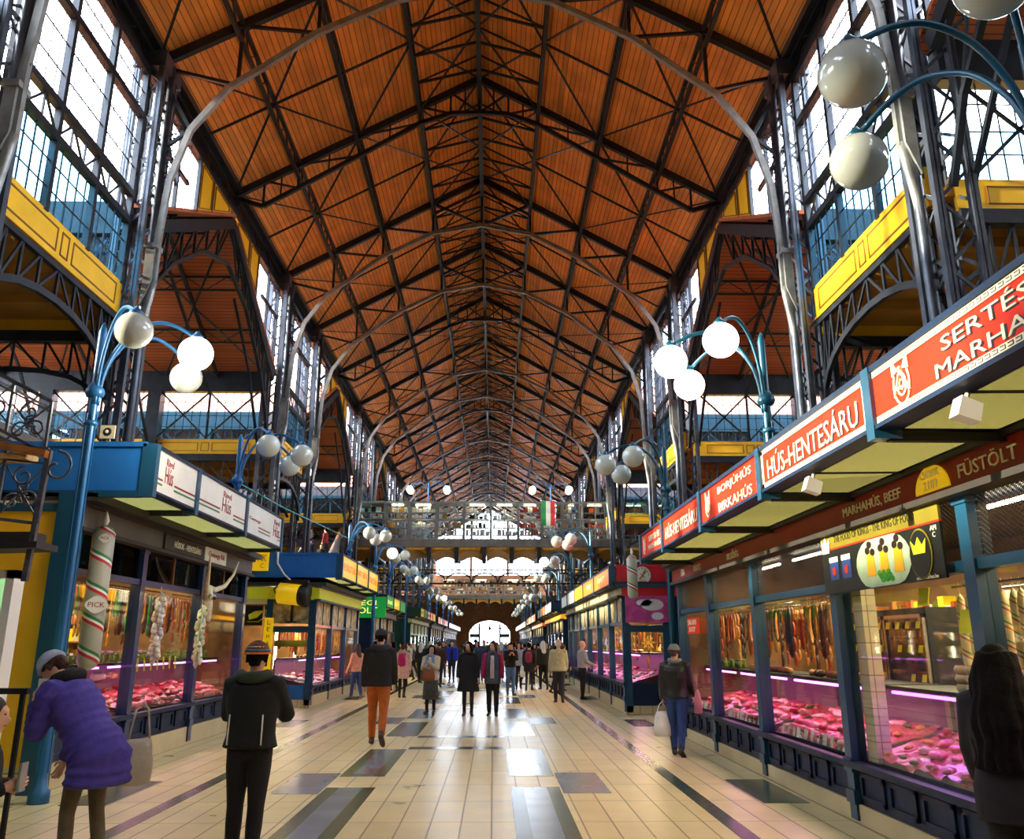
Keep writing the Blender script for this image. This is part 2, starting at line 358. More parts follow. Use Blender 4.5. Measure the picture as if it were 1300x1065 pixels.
# ---------------------------------------------------------------- lattice columns
def column_parts(s):
    """s: side; shaft and bracket meshes in local coordinates, origin at the foot"""
    a = MB(); hx, hy = .30, .42
    for ix in (-1, 1):
        for iy in (-1, 1):
            a.box(ix*hx-.07, iy*hy-.07, .0, ix*hx+.07, iy*hy+.07, 16.0)
            a.box(ix*hx-.02*ix, iy*hy-.15*iy, .0, ix*hx, iy*hy+.07*iy, 16.0)
    n = 26
    for i in range(n):
        z0, z1 = .3+i*15.5/n, .3+(i+1)*15.5/n
        for k in (-1, 1):
            e = 1 if i % 2 else -1
            a.bar((k*hx, e*hy, z0), (k*hx, -e*hy, z1), .06, .03, (1,0,0)); a.bar((e*hx, k*hy, z0), (-e*hx, k*hy, z1), .06, .03, (0,1,0))
            if i % 4 == 0: a.bar((k*hx, -hy, z0), (k*hx, hy, z0), .10, .03, (1,0,0))
    a.box(-.5, -.62, 0, .5, .62, .35); a.box(-.42, -.55, 15.6, .42, .55, 16.05)
    # half round pilaster on the nave face
    a.tube([(-s*.40, 0, .3), (-s*.40, 0, 15.9)], .10, 8)
    # solid bracket box and the curved foot of the rib
    b = MB(); px = -s*(XC-7.62)
    b.prism([(-s*.34, -.14, 9.3), (px, -.14, 9.9), (px, -.14, 10.8), (-s*.34, -.14, 10.8)], (0, .28, 0))
    b.tube([(-s*.36, 0, 8.2), (-s*.42, 0, 8.9), (px*.96, 0, 9.7), (px, 0, 9.95)], .10, 6)
    b.box(-s*.3, -.2, 10.78, px*1.12, .2, 10.9)
    c = MB(); X, Z = (1, 0, 0), (0, 0, 1)
    for z, r in ((11.15, .15), (11.5, .13), (11.85, .16), (12.2, .15), (12.6, .18), (13.0, .19), (13.4, .21), (13.8, .2), (14.15, .18)):
        xm = -s*(.36+(.62-.36+max(0, z-12.4)*.16)/2)
        c.scroll((xm, 0, z), X, Z, r, 1.3, .016, 12, R.random()*6, 1); c.scroll((xm+.05, 0, z+.16), X, Z, r*.7, 1.1, .014, 10, R.random()*6, -1)
    return a, b, c
for s in (-1, 1):
    proto = None; n_ = 0
    for b in NB:
        for y in (b, b+NW):
            n_ += 1; lab = 'dark latticed iron column on the %s of the nave, %s in its row' % (SIDE[s], ('behind the viewer' if y < -2 else 'beside the viewer') if y < 0 else ORD[n_-3])
            if proto is None:
                a_, b2, c_ = column_parts(s)
                proto = empty('iron_column', (s*XC, y, 0), lab, 'column', 'lattice columns of the nave', kind='thing')
                a_.build('shaft', CIRON, proto); b2.build('bracket', IRON2, proto)['label'] = 'pale curved bracket'; c_.build('scrollwork', IRON, proto)
            else:
                o = copy_tree(proto); o.location = (s*XC, y, 0); tag(o, lab)
# ---------------------------------------------------------------- nave trusses
ARCH = [(7.62, 9.9), (7.62, 11.2), (7.52, 12.7), (7.15, 14.1), (6.3, 15.35), (5.5, 15.95), (4.15, 17.05), (2.05, 18.15), (0, 18.55)]
PX = [2.04, 4.1, 6.08]                                     # purlin lines
def truss_col():
    m = MB(); c = MB(); r = MB()
    for s in (-1, 1):
        m.bar((0, 0, ZR), (s*XC, 0, ZE), .16, .26); m.bar((0, 0, ZR-.55), (s*2.04, 0, zr(2.04)-.5), .08, .1)
        for (x0, z0), (x1, z1) in zip(ARCH, ARCH[1:]): r.bar((s*x0, 0, z0), (s*x1, 0, z1), .15, .13, (0, 1, 0))
        for x in PX: m.bar((s*x, 0, zr(x)), (s*x, 0, {2.04: 18.15, 4.1: 17.05, 6.08: 15.6}[x]), .09, .09)
        m.bar((s*XC, 0, 15.95), (s*6.2, 0, 15.45), .09, .09, (0, 1, 0)); m.bar((s*XC, 0, 15.9), (s*7.15, 0, 14.1), .09, .09, (0, 1, 0))
        m.bar((s*6.08, 0, zr(6.08)), (s*4.1, 0, 17.05), .08, .08, (0, 1, 0)); m.bar((s*4.1, 0, zr(4.1)), (s*2.05, 0, 18.15), .08, .08, (0, 1, 0)); m.bar((s*2.04, 0, zr(2.04)), (0, 0, 18.55), .08, .08, (0, 1, 0))
        m.bar((s*7.15, 0, 14.1), (s*7.85, 0, 13.5), .08, .08, (0, 1, 0)); m.bar((s*7.8, 0, 12.0), (s*7.2, 0, 14.0), .05, .05, (0, 1, 0))
    m.bar((0, 0, ZR), (0, 0, 18.55), .1, .1)
    return m, r
def truss_mid():
    m = MB(); r = MB()
    for s in (-1, 1):
        m.bar((0, 0, ZR), (s*XC, 0, ZE), .16, .24)
        low = [(XC, ZE-.1), (7.2, 15.65), (6.08, 16.35), (4.1, 17.6), (2.04, 18.9), (1.0, 19.3), (0, 19.35)]
        for (x0, z0), (x1, z1) in zip(low, low[1:]): r.bar((s*x0, 0, z0), (s*x1, 0, z1), .14, .12, (0, 1, 0))
        for i, (x, z) in enumerate(low[1:-1]):
            m.bar((s*x, 0, z), (s*x, 0, zr(x)), .07, .07)
            nx, nz = low[i+2]; m.bar((s*x, 0, zr(x)), (s*nx, 0, nz), .06, .06, (0, 1, 0))
            mx = (x+nx)/2; m.bar((s*mx, 0, zr(mx)), (s*mx, 0, (z+nz)/2), .05, .05)
    m.bar((0, 0, ZR), (0, 0, 19.35), .1, .1)
    return m, r
frames = sorted([(y, 0) for b in NB for y in (b, b+NW)]+[(b+NW+7.0, 1) for b in NB[:-1]])
def braces(y0, y1, half):
    m = MB(); d = y1-y0; nodes = [0, 2.04, 4.1, 6.08, XC]
    for s in (-1, 1):
        for i in ((0, 2) if True else ()):
            xa, xb = nodes[i], nodes[i+2]
            m.bar((s*xa, 0, zr(xa)+.02), (s*xb, d, zr(xb)+.02), .07, .03, (0, 0, 1)); m.bar((s*xb, 0, zr(xb)+.02), (s*xa, d, zr(xa)+.02), .07, .03, (0, 0, 1))
        # rafter ties between ridge and inner purlin
        k = 5
        for j in range(1, k):
            yy = d*j/k
            m.bar((0, yy, ZR-.62), (s*2.04, yy, zr(2.04)-.02), .07, .07); m.bar((0, yy, ZR-.05), (s*2.04, yy, zr(2.04)+.0), .05, .05)
        m.bar((s*2.04, 0, zr(2.04)-.1), (0, d/2, ZR-.6), .05, .05); m.bar((s*2.04, d, zr(2.04)-.1), (0, d/2, ZR-.6), .05, .05)
        for x in (4.1,): m.bar((s*2.04, d/2, zr(2.04)), (s*XC, d/2, ZE), .06, .06)
    return m
cache = {}
vis = 0
for i, (y, t) in enumerate(frames):
    kind = 'arched' if t == 0 else 'shallow'
    if y > 5: vis += 1
    lab = ('arched iron roof truss on tall columns' if t == 0 else 'straight lattice roof truss over a side gable')+', '+(('well behind the viewer' if y < -2 else 'just behind the viewer') if y < 5 else '%s crossing the nave' % ORD[min(vis-1, 20)])
    e = empty('roof_truss', (0, y, 0), lab, 'roof truss', 'trusses under the nave roof', kind='thing')
    if t not in cache:
        mm, rr = truss_col() if t == 0 else truss_mid(); cache[t] = (mm.mesh('truss_frame'), rr.mesh('lower_chord'))
        cache[t][0].materials.append(IRON); cache[t][1].materials.append(IRON2 if t == 0 else IRON)
    for me, nm in zip(cache[t], ('truss_frame', 'arched_rib' if t == 0 else 'lower_chord')):
        o = bpy.data.objects.new(nm, me); COL.objects.link(o); o.parent = e
    if i+1 < len(frames):
        d = round(frames[i+1][0]-y, 2)
        if ('b', d) not in cache:
            me = braces(0, d, 0).mesh('wind_brace'); me.materials.append(IRON); cache[('b', d)] = me
        o = bpy.data.objects.new('wind_brace', cache[('b', d)]); COL.objects.link(o); o.parent = e
for s in (-1, 0, 1):
    for j, x in enumerate(PX if s else [0]):
        m = MB(); z = zr(x)
        if s: m.lattice((s*x, YB, z-.48), (s*x, YE, z-.48), (0, 0, .52), 230, .05, .11); mt = IRON
        else: m.lattice((0, YB, ZR-.75), (0, YE, ZR-.75), (0, 0, .7), 170, .06, .15)
        lab = 'dark ridge girder running along the top of the nave roof' if not s else 'long latticed purlin %s the %s slope of the nave roof' % (['high on', 'midway up', 'low on'][j], SIDE[s])
        tag(m.build('roof_purlin', IRON), lab, 'purlin', 'purlins of the nave roof', kind='thing')

# ---------------------------------------------------------------- clerestory over the narrow bays
WN = [1]
def panel_lines(m, x, y0, y1, z0, z1, s):
    """raised brown rectangles on a yellow band that faces the nave"""
    L = y1-y0; e = -s*.055; t = .035
    for a, b in ((.04, .44), (.47, .53), (.56, .96)):
        p, q = y0+a*L, y0+b*L; u, v = z0+.13, z1-.13
        for A in ((p, u, q, u+t), (p, v-t, q, v), (p, u, p+t, v), (q-t, u, q, v)): m.box(x, A[0], A[1], x+e, A[2], A[3])
def arch_truss(m, p, q, zt, zs, zc, n=10, w=.09):
    """spandrel truss with a round lower chord between points p,q (xy pairs)"""
    p, q = V((p[0], p[1], 0)), V((q[0], q[1], 0)); d = (q-p); u = d.cross(V((0,0,1)))
    m.bar(p+V((0,0,zt)), q+V((0,0,zt)), w*1.3, w*1.3); pts = []
    for i in range(n+1):
        a = PI*(1-i/n); k = .5+.5*math.cos(a); pts.append(p+d*k+V((0,0,zs+(zc-zs)*math.sin(a)**.9 if 0 < i < n else zs)))
    for i in range(n):
        m.bar(pts[i], pts[i+1], w*1.6, w*1.1, u)
        tp = V((pts[i].x, pts[i].y, zt)); tn = V((pts[i+1].x, pts[i+1].y, zt))
        if i: m.bar(pts[i], tp, w*.8, w*.5, u)
        if 0 < i < n-1: m.bar((pts[i] if i < n/2 else tp), (tn if i < n/2 else pts[i+1]), w*.7, w*.4, u)
for s in (-1, 1):
    x = s*(XC+.02)
    for bi, b in enumerate(NB):
        y0, y1 = b+.5, b+NW-.5; L = y1-y0; pos = 'behind the viewer on the '+SIDE[s] if b < 0 else ORD[bi-1]+' on the '+SIDE[s]
        f = MB(); wy = [y0, y0+.18*L, y0+.46*L, y0+.74*L, y1] if False else [y0, y0+L/3, y0+2*L/3, y1]
        for yy in wy: f.box(x-.07, yy-.07, 9.7, x+.07, yy+.07, 15.5)
        for z in (11.3, 12.0, 14.15, 15.4): f.box(x-.08, y0, z-.08, x+.08, y1, z+.08)
        for k in range(9):
            a = y0+k*L/9; f.bar((x, a, 11.35 if k % 2 else 11.95), (x, a+L/9, 11.95 if k % 2 else 11.35), .05, .04, (1,0,0)); f.box(x-.02, a-.02, 11.3, x+.02, a+.02, 12.0)
        for k in range(1, 15):
            if k % 5: a = y0+k*L/15; f.box(x-.014, a-.014, 9.7, x+.014, a+.014, 11.3); f.box(x-.008, a-.008, 12.0, x+.008, a+.008, 15.4)
        for z in (10.2, 10.75, 12.7, 13.4, 14.8): f.box(x-.012, y0, z-.012, x+.012, y1, z+.012)
        WN[0] += 1
        w = f.build('window_%d' % WN[0], IRON); tag(w, 'tall clerestory window between paired columns, '+pos, 'window', kind='structure')
        p1 = MB().box(x+s*.03, y0, 11.3, x+s*.035, y1, 15.4); p1.build('pane', PANE, w)
        MB().box(x+s*.03, y0, 9.7, x+s*.035, y1, 11.3).build('lower_pane', PANEB, w)['label'] = 'bluish lower panes'
        yb = MB().box(x-.04, y0-.1, 8.97, x+.04, y1+.1, 9.74)
        t_ = MB(); panel_lines(t_, x-s*.0, y0, y1, 8.97, 9.74, s)
        o = yb.build('yellow_band', YEL); tag(o, 'yellow panelled band under the clerestory window, '+pos, 'panel', kind='thing'); t_.build('moulding_line', YLINE, o)['label'] = 'thin brown panel outlines'
        a = MB(); arch_truss(a, (x, y0-.1), (x, y1+.1), 8.85, 6.9, 8.2, 12)
        tag(a.build('arch_truss', IRON), 'round arched iron spandrel truss below the yellow band, '+pos, 'arch truss', kind='thing')
        # low roof of the narrow bay
        m = MB().box(s*(XC+.1), b, 8.95, s*XO, b+NW, 9.15)
        for k in range(1, 4): yy = b+k*NW/4; m.box(s*(XC+.1), yy-.06, 8.75, s*XO, yy+.06, 8.95)
        tag(m.build('ceiling', CEIL), 'flat ochre ceiling of the side aisle, '+pos, 'ceiling', kind='structure')
        # transverse window walls on both edges
        for yy, e in ((b, -1), (b+NW, 1)):
            fr = MB(); ye = MB(); br = MB(); ln = MB(); posts = [8.55, 12.75, 16.95, 21.1, XO]
            for i in range(4):
                xa, xb = posts[i]+.2, posts[i+1]-.2
                fr.box(s*(posts[i+1])-.25, yy-.25, 0, s*posts[i+1]+.25, yy+.25, 11.2) if i < 3 else None
                for k in range(2):
                    u0 = xa+(xb-xa)*k/2; u1 = xa+(xb-xa)*(k+1)/2
                    fr.bar((s*u0, yy+e*.05, 9.3), (s*u1, yy+e*.05, 11.15), .07, .04, (0,1,0)); fr.bar((s*u1, yy+e*.05, 9.3), (s*u0, yy+e*.05, 11.15), .07, .04, (0,1,0))
                    fr.box(s*u1-.04, yy-.04, 9.25, s*u1+.04, yy+.04, 11.2)
                for k in range(1, 12): u = xa+(xb-xa)*k/12; fr.box(s*u-.011, yy-.01, 9.25, s*u+.011, yy+.01, 11.2)
                for z in (9.75, 10.2, 10.75): fr.box(s*xa, yy-.011, z-.011, s*xb, yy+.011, z+.011)
                arch_truss(br, (s*xa, yy), (s*xb, yy), 8.45, 7.1, 7.75, 8, .07)
                for A, B in ((.05, .43), (.46, .54), (.57, .95)):
                    p, q = xa+(xb-xa)*A, xa+(xb-xa)*B
                    for (c0, d0, c1, d1) in ((p, 8.78, q, 8.80), (p, 9.1, q, 9.12), (p, 8.78, p+.02, 9.12), (q-.02, 8.78, q, 9.12)): ln.box(s*c0, yy+e*.04, d0, s*c1, yy+e*.06, d1)
            fr.box(s*8.4, yy-.15, 11.15, s*XO, yy+.15, 12.0); ye.box(s*8.4, yy-.04, 8.66, s*XO, yy+.04, 9.25); br.box(s*8.4, yy-.12, 8.40, s*XO, yy+.12, 8.66)
            WN[0] += 1; ps = ('%s wall of the %s side gable bay %s' % ('near' if e > 0 else 'far', SIDE[s], 'behind the viewer' if (b < 0 and e < 0) else 'number' )) 
            ps = 'crossing the %s side aisle beyond' % SIDE[s]
            w = fr.build('window_%d' % WN[0], IRON); tag(w, 'row of cross braced windows across the %s side aisle at the %s column' % (SIDE[s], ('rearmost' if e < 0 else 'rear') if b < 0 else ORD[min(20, (bi-1)*2+(0 if e < 0 else 1))]), 'window', kind='structure')
            MB().box(s*8.4, yy-e*.03, 10.35, s*XO, yy-e*.025, 11.2).build('pane', PANE, w); MB().box(s*8.4, yy-e*.03, 9.25, s*XO, yy-e*.025, 10.35).build('lower_pane', PANEB, w)['label'] = 'bluish lower panes'
            y_ = ye.build('yellow_band', YEL); tag(y_, 'yellow band crossing the %s side aisle at the %s column' % (SIDE[s], ('rearmost' if e < 0 else 'rear') if b < 0 else ORD[min(20, (bi-1)*2+(0 if e < 0 else 1))]), 'panel', kind='thing')
            ln.build('moulding_line', YLINE, y_); tag(br.build('arch_truss', IRON), 'iron arch trusses below the yellow band across the %s aisle at the %s column' % (SIDE[s], ('rearmost' if e < 0 else 'rear') if b < 0 else ORD[min(20, (bi-1)*2+(0 if e < 0 else 1))]), 'arch truss', kind='thing')
    # ------------------------------------------------ wide bays with cross gables
    for bi in range(len(NB)-1):
        ya, yb_ = NB[bi]+NW, NB[bi+1]; ym = (ya+yb_)/2; pos = ORD[bi]+' on the '+SIDE[s]; zf, za = 11.75, 15.05
        # roof planes
        for (p, zp, q, zq) in ((ya-.1, zf+.12, ym, za+.2), (ym, za+.2, yb_+.1, zf+.12)):
            m = MB().prism([(s*(XC-.05), p, zp), (s*(XC-.05), q, zq), (s*(XC-.05), q, zq+.12), (s*(XC-.05), p, zp+.12)], (s*(XO-XC+.5), 0, 0))
            tag(m.build('ceiling', SROOF), 'rust red boarded slope of the side gable roof, %s, %s half' % (pos, 'near' if p < ym-1 else 'far'), 'ceiling', kind='structure')
        # lattice purlins and rafters below it
        m = MB(); H = (yb_-ya)/2
        for e in (-1, 1):
            for k in (.32, .66):
                yy = ym+e*H*k; z = za-(za-zf)*k; m.lattice((s*XC, yy, z-.45), (s*XO, yy, z-.45), (0, 0, .5), 22, .04, .07)
            for k, xx in enumerate((10.4, 14.6, 18.8)):
                m.bar((s*xx, ym, za+.05), (s*xx, ym+e*H, zf), .1, .14); m.bar((s*xx, ym, za-.9), (s*xx, ym+e*H*.9, zf-.9), .09, .09)
                for q in range(4): m.bar((s*xx, ym+e*H*q/4, za-.9-(za-zf)*q/4), (s*xx, ym+e*H*(q+1)/4, za-(za-zf)*(q+1)/4), .05, .05)
            for xx in (8.3, 12.5, 16.7):
                m.bar((s*xx, ym+e*H, zf), (s*(xx+4.2), ym, za), .07, .04); m.bar((s*(xx+4.2), ym+e*H, zf), (s*xx, ym, za), .07, .04)
                m.bar((s*(xx+.25), ym+e*(H-.35), 9.0), (s*(xx+.25), ym+e*(H-2.4), 11.4), .09, .09) ; m.bar((s*(xx+.25), ym+e*(H-2.4), 11.4), (s*(xx+.25), ym+e*2.2, 13.2), .08, .08)
        m.bar((s*XC, ym, za+.05), (s*XO, ym, za+.05), .12, .2)
        tag(m.build('side_roof_truss', IRON), 'dark lattice framework under the side gable roof, '+pos, 'roof truss', kind='thing')
        # gable edge facing the nave with a bracketed truss
        m = MB(); x = s*XC
        for e in (-1, 1):
            A = (x, ym+e*(H-.45), zf-.12); B = (x, ym, za-.05); m.bar(A, B, .22, .34)
            pts = [(x, ym+e*(H-.4), 8.9), (x, ym+e*(H-1.1), 10.2), (x, ym+e*(H-2.4), 11.5), (x, ym+e*2.4, 12.9), (x, ym, 13.55)]
            for p, q in zip(pts, pts[1:]): m.bar(p, q, .11, .11, (1,0,0))
            for k in range(1, 7):
                yy = H*(1-k/7.2); z1 = za-(za-zf)*yy/H; 
                for (p, q) in zip(pts, pts[1:]):
                    ya_, yb2 = abs(p[1]-ym), abs(q[1]-ym)
                    if yb2 <= yy <= ya_:
                        z0 = p[2]+(q[2]-p[2])*(ya_-yy)/(ya_-yb2); m.bar((x, ym+e*yy, z0), (x, ym+e*yy, z1), .07, .07, (1,0,0))
                        m.bar((x, ym+e*yy, z0), (x, ym+e*max(0, yy-H/7.2), z1+.2), .05, .05, (1,0,0))
        tag(m.build('gable_truss', IRON), 'pointed iron gable truss opening to the side hall, '+pos, 'gable truss', kind='thing')
        f = MB(); pn = MB(); yp = MB(); lines = MB()
        for e in (-1, 1):
            y_c = ym+e*(H-.45); y_w = ym+e*(H*.48); y_t = ym+e*.35
            zg = lambda yy: za+.22-(za-zf)*abs(yy-ym)/H
            pn.prism([(x+s*.03, y_c, zg(y_c)), (x+s*.03, y_w, zg(y_w)), (x+s*.03, y_w, 15.45), (x+s*.03, y_c, 15.45)], (s*.006, 0, 0))
            for k in range(0, 5):
                yy = y_c+(y_w-y_c)*k/4; w2 = .05 if k in (0, 2, 4) else .012; f.box(x-w2, yy-w2, zg(yy), x+w2, yy+w2, 15.45)
            f.box(x-.05, y_c, 14.1, x+.05, y_c+(y_w-y_c)*.75, 14.2); f.box(x-.015, y_c, 13.2, x+.015, y_c+(y_w-y_c)*.35, 13.23)
            f.bar((x, y_c, 15.4), (x, y_c+(y_w-y_c)*.5, 13.6), .05, .05, (1,0,0))
            yp.prism([(x-.03, y_w, zg(y_w)), (x-.03, y_t, zg(y_t)), (x-.03, y_t, 15.45), (x-.03, y_w, 15.45)], (.06, 0, 0))
            yq = ym+e*(H*.30); f.box(x-.05, yq-.04, zg(yq), x+.05, yq+.04, 15.45)
            for (p, q) in ((y_w-e*.15, yq+e*.15), (yq-e*.15, y_t+e*.2)):
                c = [(x-s*.05, p, zg(p)+.14), (x-s*.05, q, zg(q)+.14), (x-s*.05, q, 15.3), (x-s*.05, p, 15.3)]
                for u, v in zip(c, c[1:]+c[:1]): lines.bar(u, v, .03, .03, (1,0,0))
        WN[0] += 1
        w = f.build('window_%d' % WN[0], IRON); tag(w, 'three cornered clerestory window above the side gable, '+pos, 'window', kind='structure'); pn.build('pane', PANE, w)
        o = yp.build('yellow_spandrel', YEL); tag(o, 'yellow triangular panels at the tip of the side gable, '+pos, 'panel', kind='thing'); lines.build('moulding_line', YLINE, o)
# ================================================================ MARKET STALLS
RED = mat('sign_red', '#d02810', .5, var=.05, vscale=2, spec=.25, emit=.08); BANDRED = mat('band_red', '#8e2016', .5, var=.12, vscale=3, spec=.3); ORANGE = mat('sign_orange', '#ef6a1e', .35, emit=.35); WARMY = mat('sign_amber', '#f2a81c', .35, emit=.35)
SYEL = mat('sign_yellow', '#f2c315', .35, var=.05, emit=.2); SWHITE = mat('sign_white', '#e4e2d6', .35, var=.05, vscale=3); LIME = mat('lime_band', '#dce02a', .45, var=.06)
CRM = mat('cream_letter', '#f2ecc9', .45); DKRED = mat('dark_red_letter', '#8e1820', .45); MAROON = mat('crimson_fascia', '#c4182a', .4, var=.08)
SGREEN = mat('sign_green', '#0f6a2e', .4, emit=.25, emitcol='#18a040'); GRN = mat('stripe_green', '#1c7a44', .45); LETY = mat('letter_yellow', '#e8e070', .5, emit=.6)
GREY = mat('grey_fascia', '#55534b', .6, var=.15, vscale=3); DARK = mat('dark_cornice', '#24211e', .6, var=.2); BROWNI = mat('stall_inner_wall', '#6e4c26', .7, var=.3, vscale=3)
TILEW = tilemat('white_wall_tile', '#d8cba6', '#cdbf98', '#8e805c', .15, .15, .006, .3, .1, (PI/2, 0, PI/2)); PHOTO = mat('food_photo_strip', '#a89a72', .45, var=.85, vscale=4.5)
PHOTOG = mat('green_photo_strip', '#a4b878', .45, var=.3, vscale=3); PHOTOP = mat('pink_photo', '#b8488c', .4, var=.5, vscale=3)
SHELF = mat('glass_shelf', '#bfc8c4', .2, .3); TRAY = mat('meat_tray', '#8a5a68', .35, .3)
CARDW = mat('price_card_white', '#e9ebe0', .6); CARDY = mat('price_card_yellow', '#fff01a', .55)
NIGHT = mat('banner_black', '#0f1614', .4)
MEATS = [mat('meat_pink', '#d8687c', .3, var=.35, vscale=20, coat=.4), mat('meat_red', '#a81f30', .3, var=.4, vscale=16, coat=.4), mat('meat_pale', '#e0b4a0', .35, var=.3, vscale=22, coat=.3), mat('meat_dark', '#6e1420', .3, var=.4, vscale=16, coat=.4), mat('meat_breaded', '#c8883a', .6, var=.3, vscale=22), mat('green_garnish', '#4a8a2c', .6, var=.3, vscale=22)]
SAUS = [mat('paprika_sausage', '#a63616', .35, var=.3, vscale=25, coat=.3), mat('smoked_sausage', '#5e2412', .4, var=.3, vscale=25, coat=.3), mat('golden_sausage', '#cf8a3a', .4, var=.3, vscale=20, coat=.2), mat('black_sausage', '#2a1a16', .35, var=.3, vscale=20, coat=.3)]
def wrapmat(name, base, cs, k=6.0):
    """casing with spiral stripes"""
    m = bpy.data.materials.new(name); m.use_nodes = True; nt = m.node_tree; b = nt.nodes['Principled BSDF']; L = nt.links
    tc = nt.nodes.new('ShaderNodeTexCoord'); sp = nt.nodes.new('ShaderNodeSeparateXYZ'); L.new(tc.outputs['Object'], sp.inputs[0])
    at = nt.nodes.new('ShaderNodeMath'); at.operation = 'ARCTAN2'; L.new(sp.outputs[1], at.inputs[0]); L.new(sp.outputs[0], at.inputs[1])
    ma = nt.nodes.new('ShaderNodeMath'); ma.operation = 'MULTIPLY_ADD'; ma.inputs[1].default_value = k; L.new(sp.outputs[2], ma.inputs[0])
    dv = nt.nodes.new('ShaderNodeMath'); dv.operation = 'DIVIDE'; dv.inputs[1].default_value = 2*PI; L.new(at.outputs[0], dv.inputs[0]); L.new(dv.outputs[0], ma.inputs[2])
    fr = nt.nodes.new('ShaderNodeMath'); fr.operation = 'FRACT'; L.new(ma.outputs[0], fr.inputs[0])
    r = nt.nodes.new('ShaderNodeValToRGB'); r.color_ramp.interpolation = 'CONSTANT'; e = r.color_ramp.elements
    e[0].position = 0; e[0].color = srgb(base); e[1].position = cs[0][0]; e[1].color = srgb(cs[0][1])
    for p, c in cs[1:]: q = e.new(p); q.color = srgb(c)
    L.new(fr.outputs[0], r.inputs[0]); L.new(r.outputs[0], b.inputs['Base Color']); b.inputs['Roughness'].default_value = .4; return m
WRAP = wrapmat('tricolour_casing', '#a9a794', [(.62, '#b8202c'), (.72, '#e8e6da'), (.80, '#2c7a4a'), (.90, '#a9a794')], 2.6)
WRAPS = wrapmat('striped_salami_casing', '#d9c9a0', [(.55, '#b0342c'), (.66, '#d9c9a0'), (.82, '#4c7a44'), (.92, '#d9c9a0')], 9)
WRAPB = wrapmat('blue_striped_casing', '#d6d4cc', [(.6, '#a8343c'), (.72, '#dcdcd4'), (.86, '#4a5e86'), (.93, '#d6d4cc')], 14)
GREENW = mat('green_wrapper', '#2f8a44', .3, var=.3, vscale=20); SPK = mat('green_white_wrap', '#c9d0b4', .4, var=.35, vscale=30)
JAR = mat('pickle_jar', '#6b7a34', .15, var=.4, vscale=30, coat=.8); BONE = mat('bone', '#cfc2a0', .6, var=.2, vscale=12, bump=.2)
MESH = None
def meshmat():
    """expanded metal mesh: diamond wires, see-through between"""
    m = bpy.data.materials.new('diamond_mesh'); m.use_nodes = True; nt = m.node_tree; L = nt.links; b = nt.nodes['Principled BSDF']
    b.inputs['Base Color'].default_value = srgb('#20140c'); b.inputs['Metallic'].default_value = .3; b.inputs['Roughness'].default_value = .4
    tc = nt.nodes.new('ShaderNodeTexCoord'); sp = nt.nodes.new('ShaderNodeSeparateXYZ'); L.new(tc.outputs['Object'], sp.inputs[0]); outs = []
    for sg in (1, -1):
        a = nt.nodes.new('ShaderNodeMath'); a.operation = 'MULTIPLY_ADD'; a.inputs[1].default_value = sg*1.5; L.new(sp.outputs[2], a.inputs[0]); L.new(sp.outputs[1], a.inputs[2])
        d = nt.nodes.new('ShaderNodeMath'); d.operation = 'DIVIDE'; d.inputs[1].default_value = .06; L.new(a.outputs[0], d.inputs[0])
        f = nt.nodes.new('ShaderNodeMath'); f.operation = 'FRACT'; L.new(d.outputs[0], f.inputs[0])
        l = nt.nodes.new('ShaderNodeMath'); l.operation = 'LESS_THAN'; l.inputs[1].default_value = .24; L.new(f.outputs[0], l.inputs[0]); outs.append(l)
    mx = nt.nodes.new('ShaderNodeMath'); mx.operation = 'MAXIMUM'; L.new(outs[0].outputs[0], mx.inputs[0]); L.new(outs[1].outputs[0], mx.inputs[1]); L.new(mx.outputs[0], b.inputs['Alpha'])
    return m
MESH = meshmat()
def area(name, loc, size, sizey, energy, col, rot=(0, 0, 0)):
    d = bpy.data.lights.new(name, 'AREA'); d.shape = 'RECTANGLE'; d.size = size; d.size_y = sizey; d.energy = energy; d.color = col
    o = bpy.data.objects.new(name, d); COL.objects.link(o); o.location = loc; o.rotation_euler = rot; return o
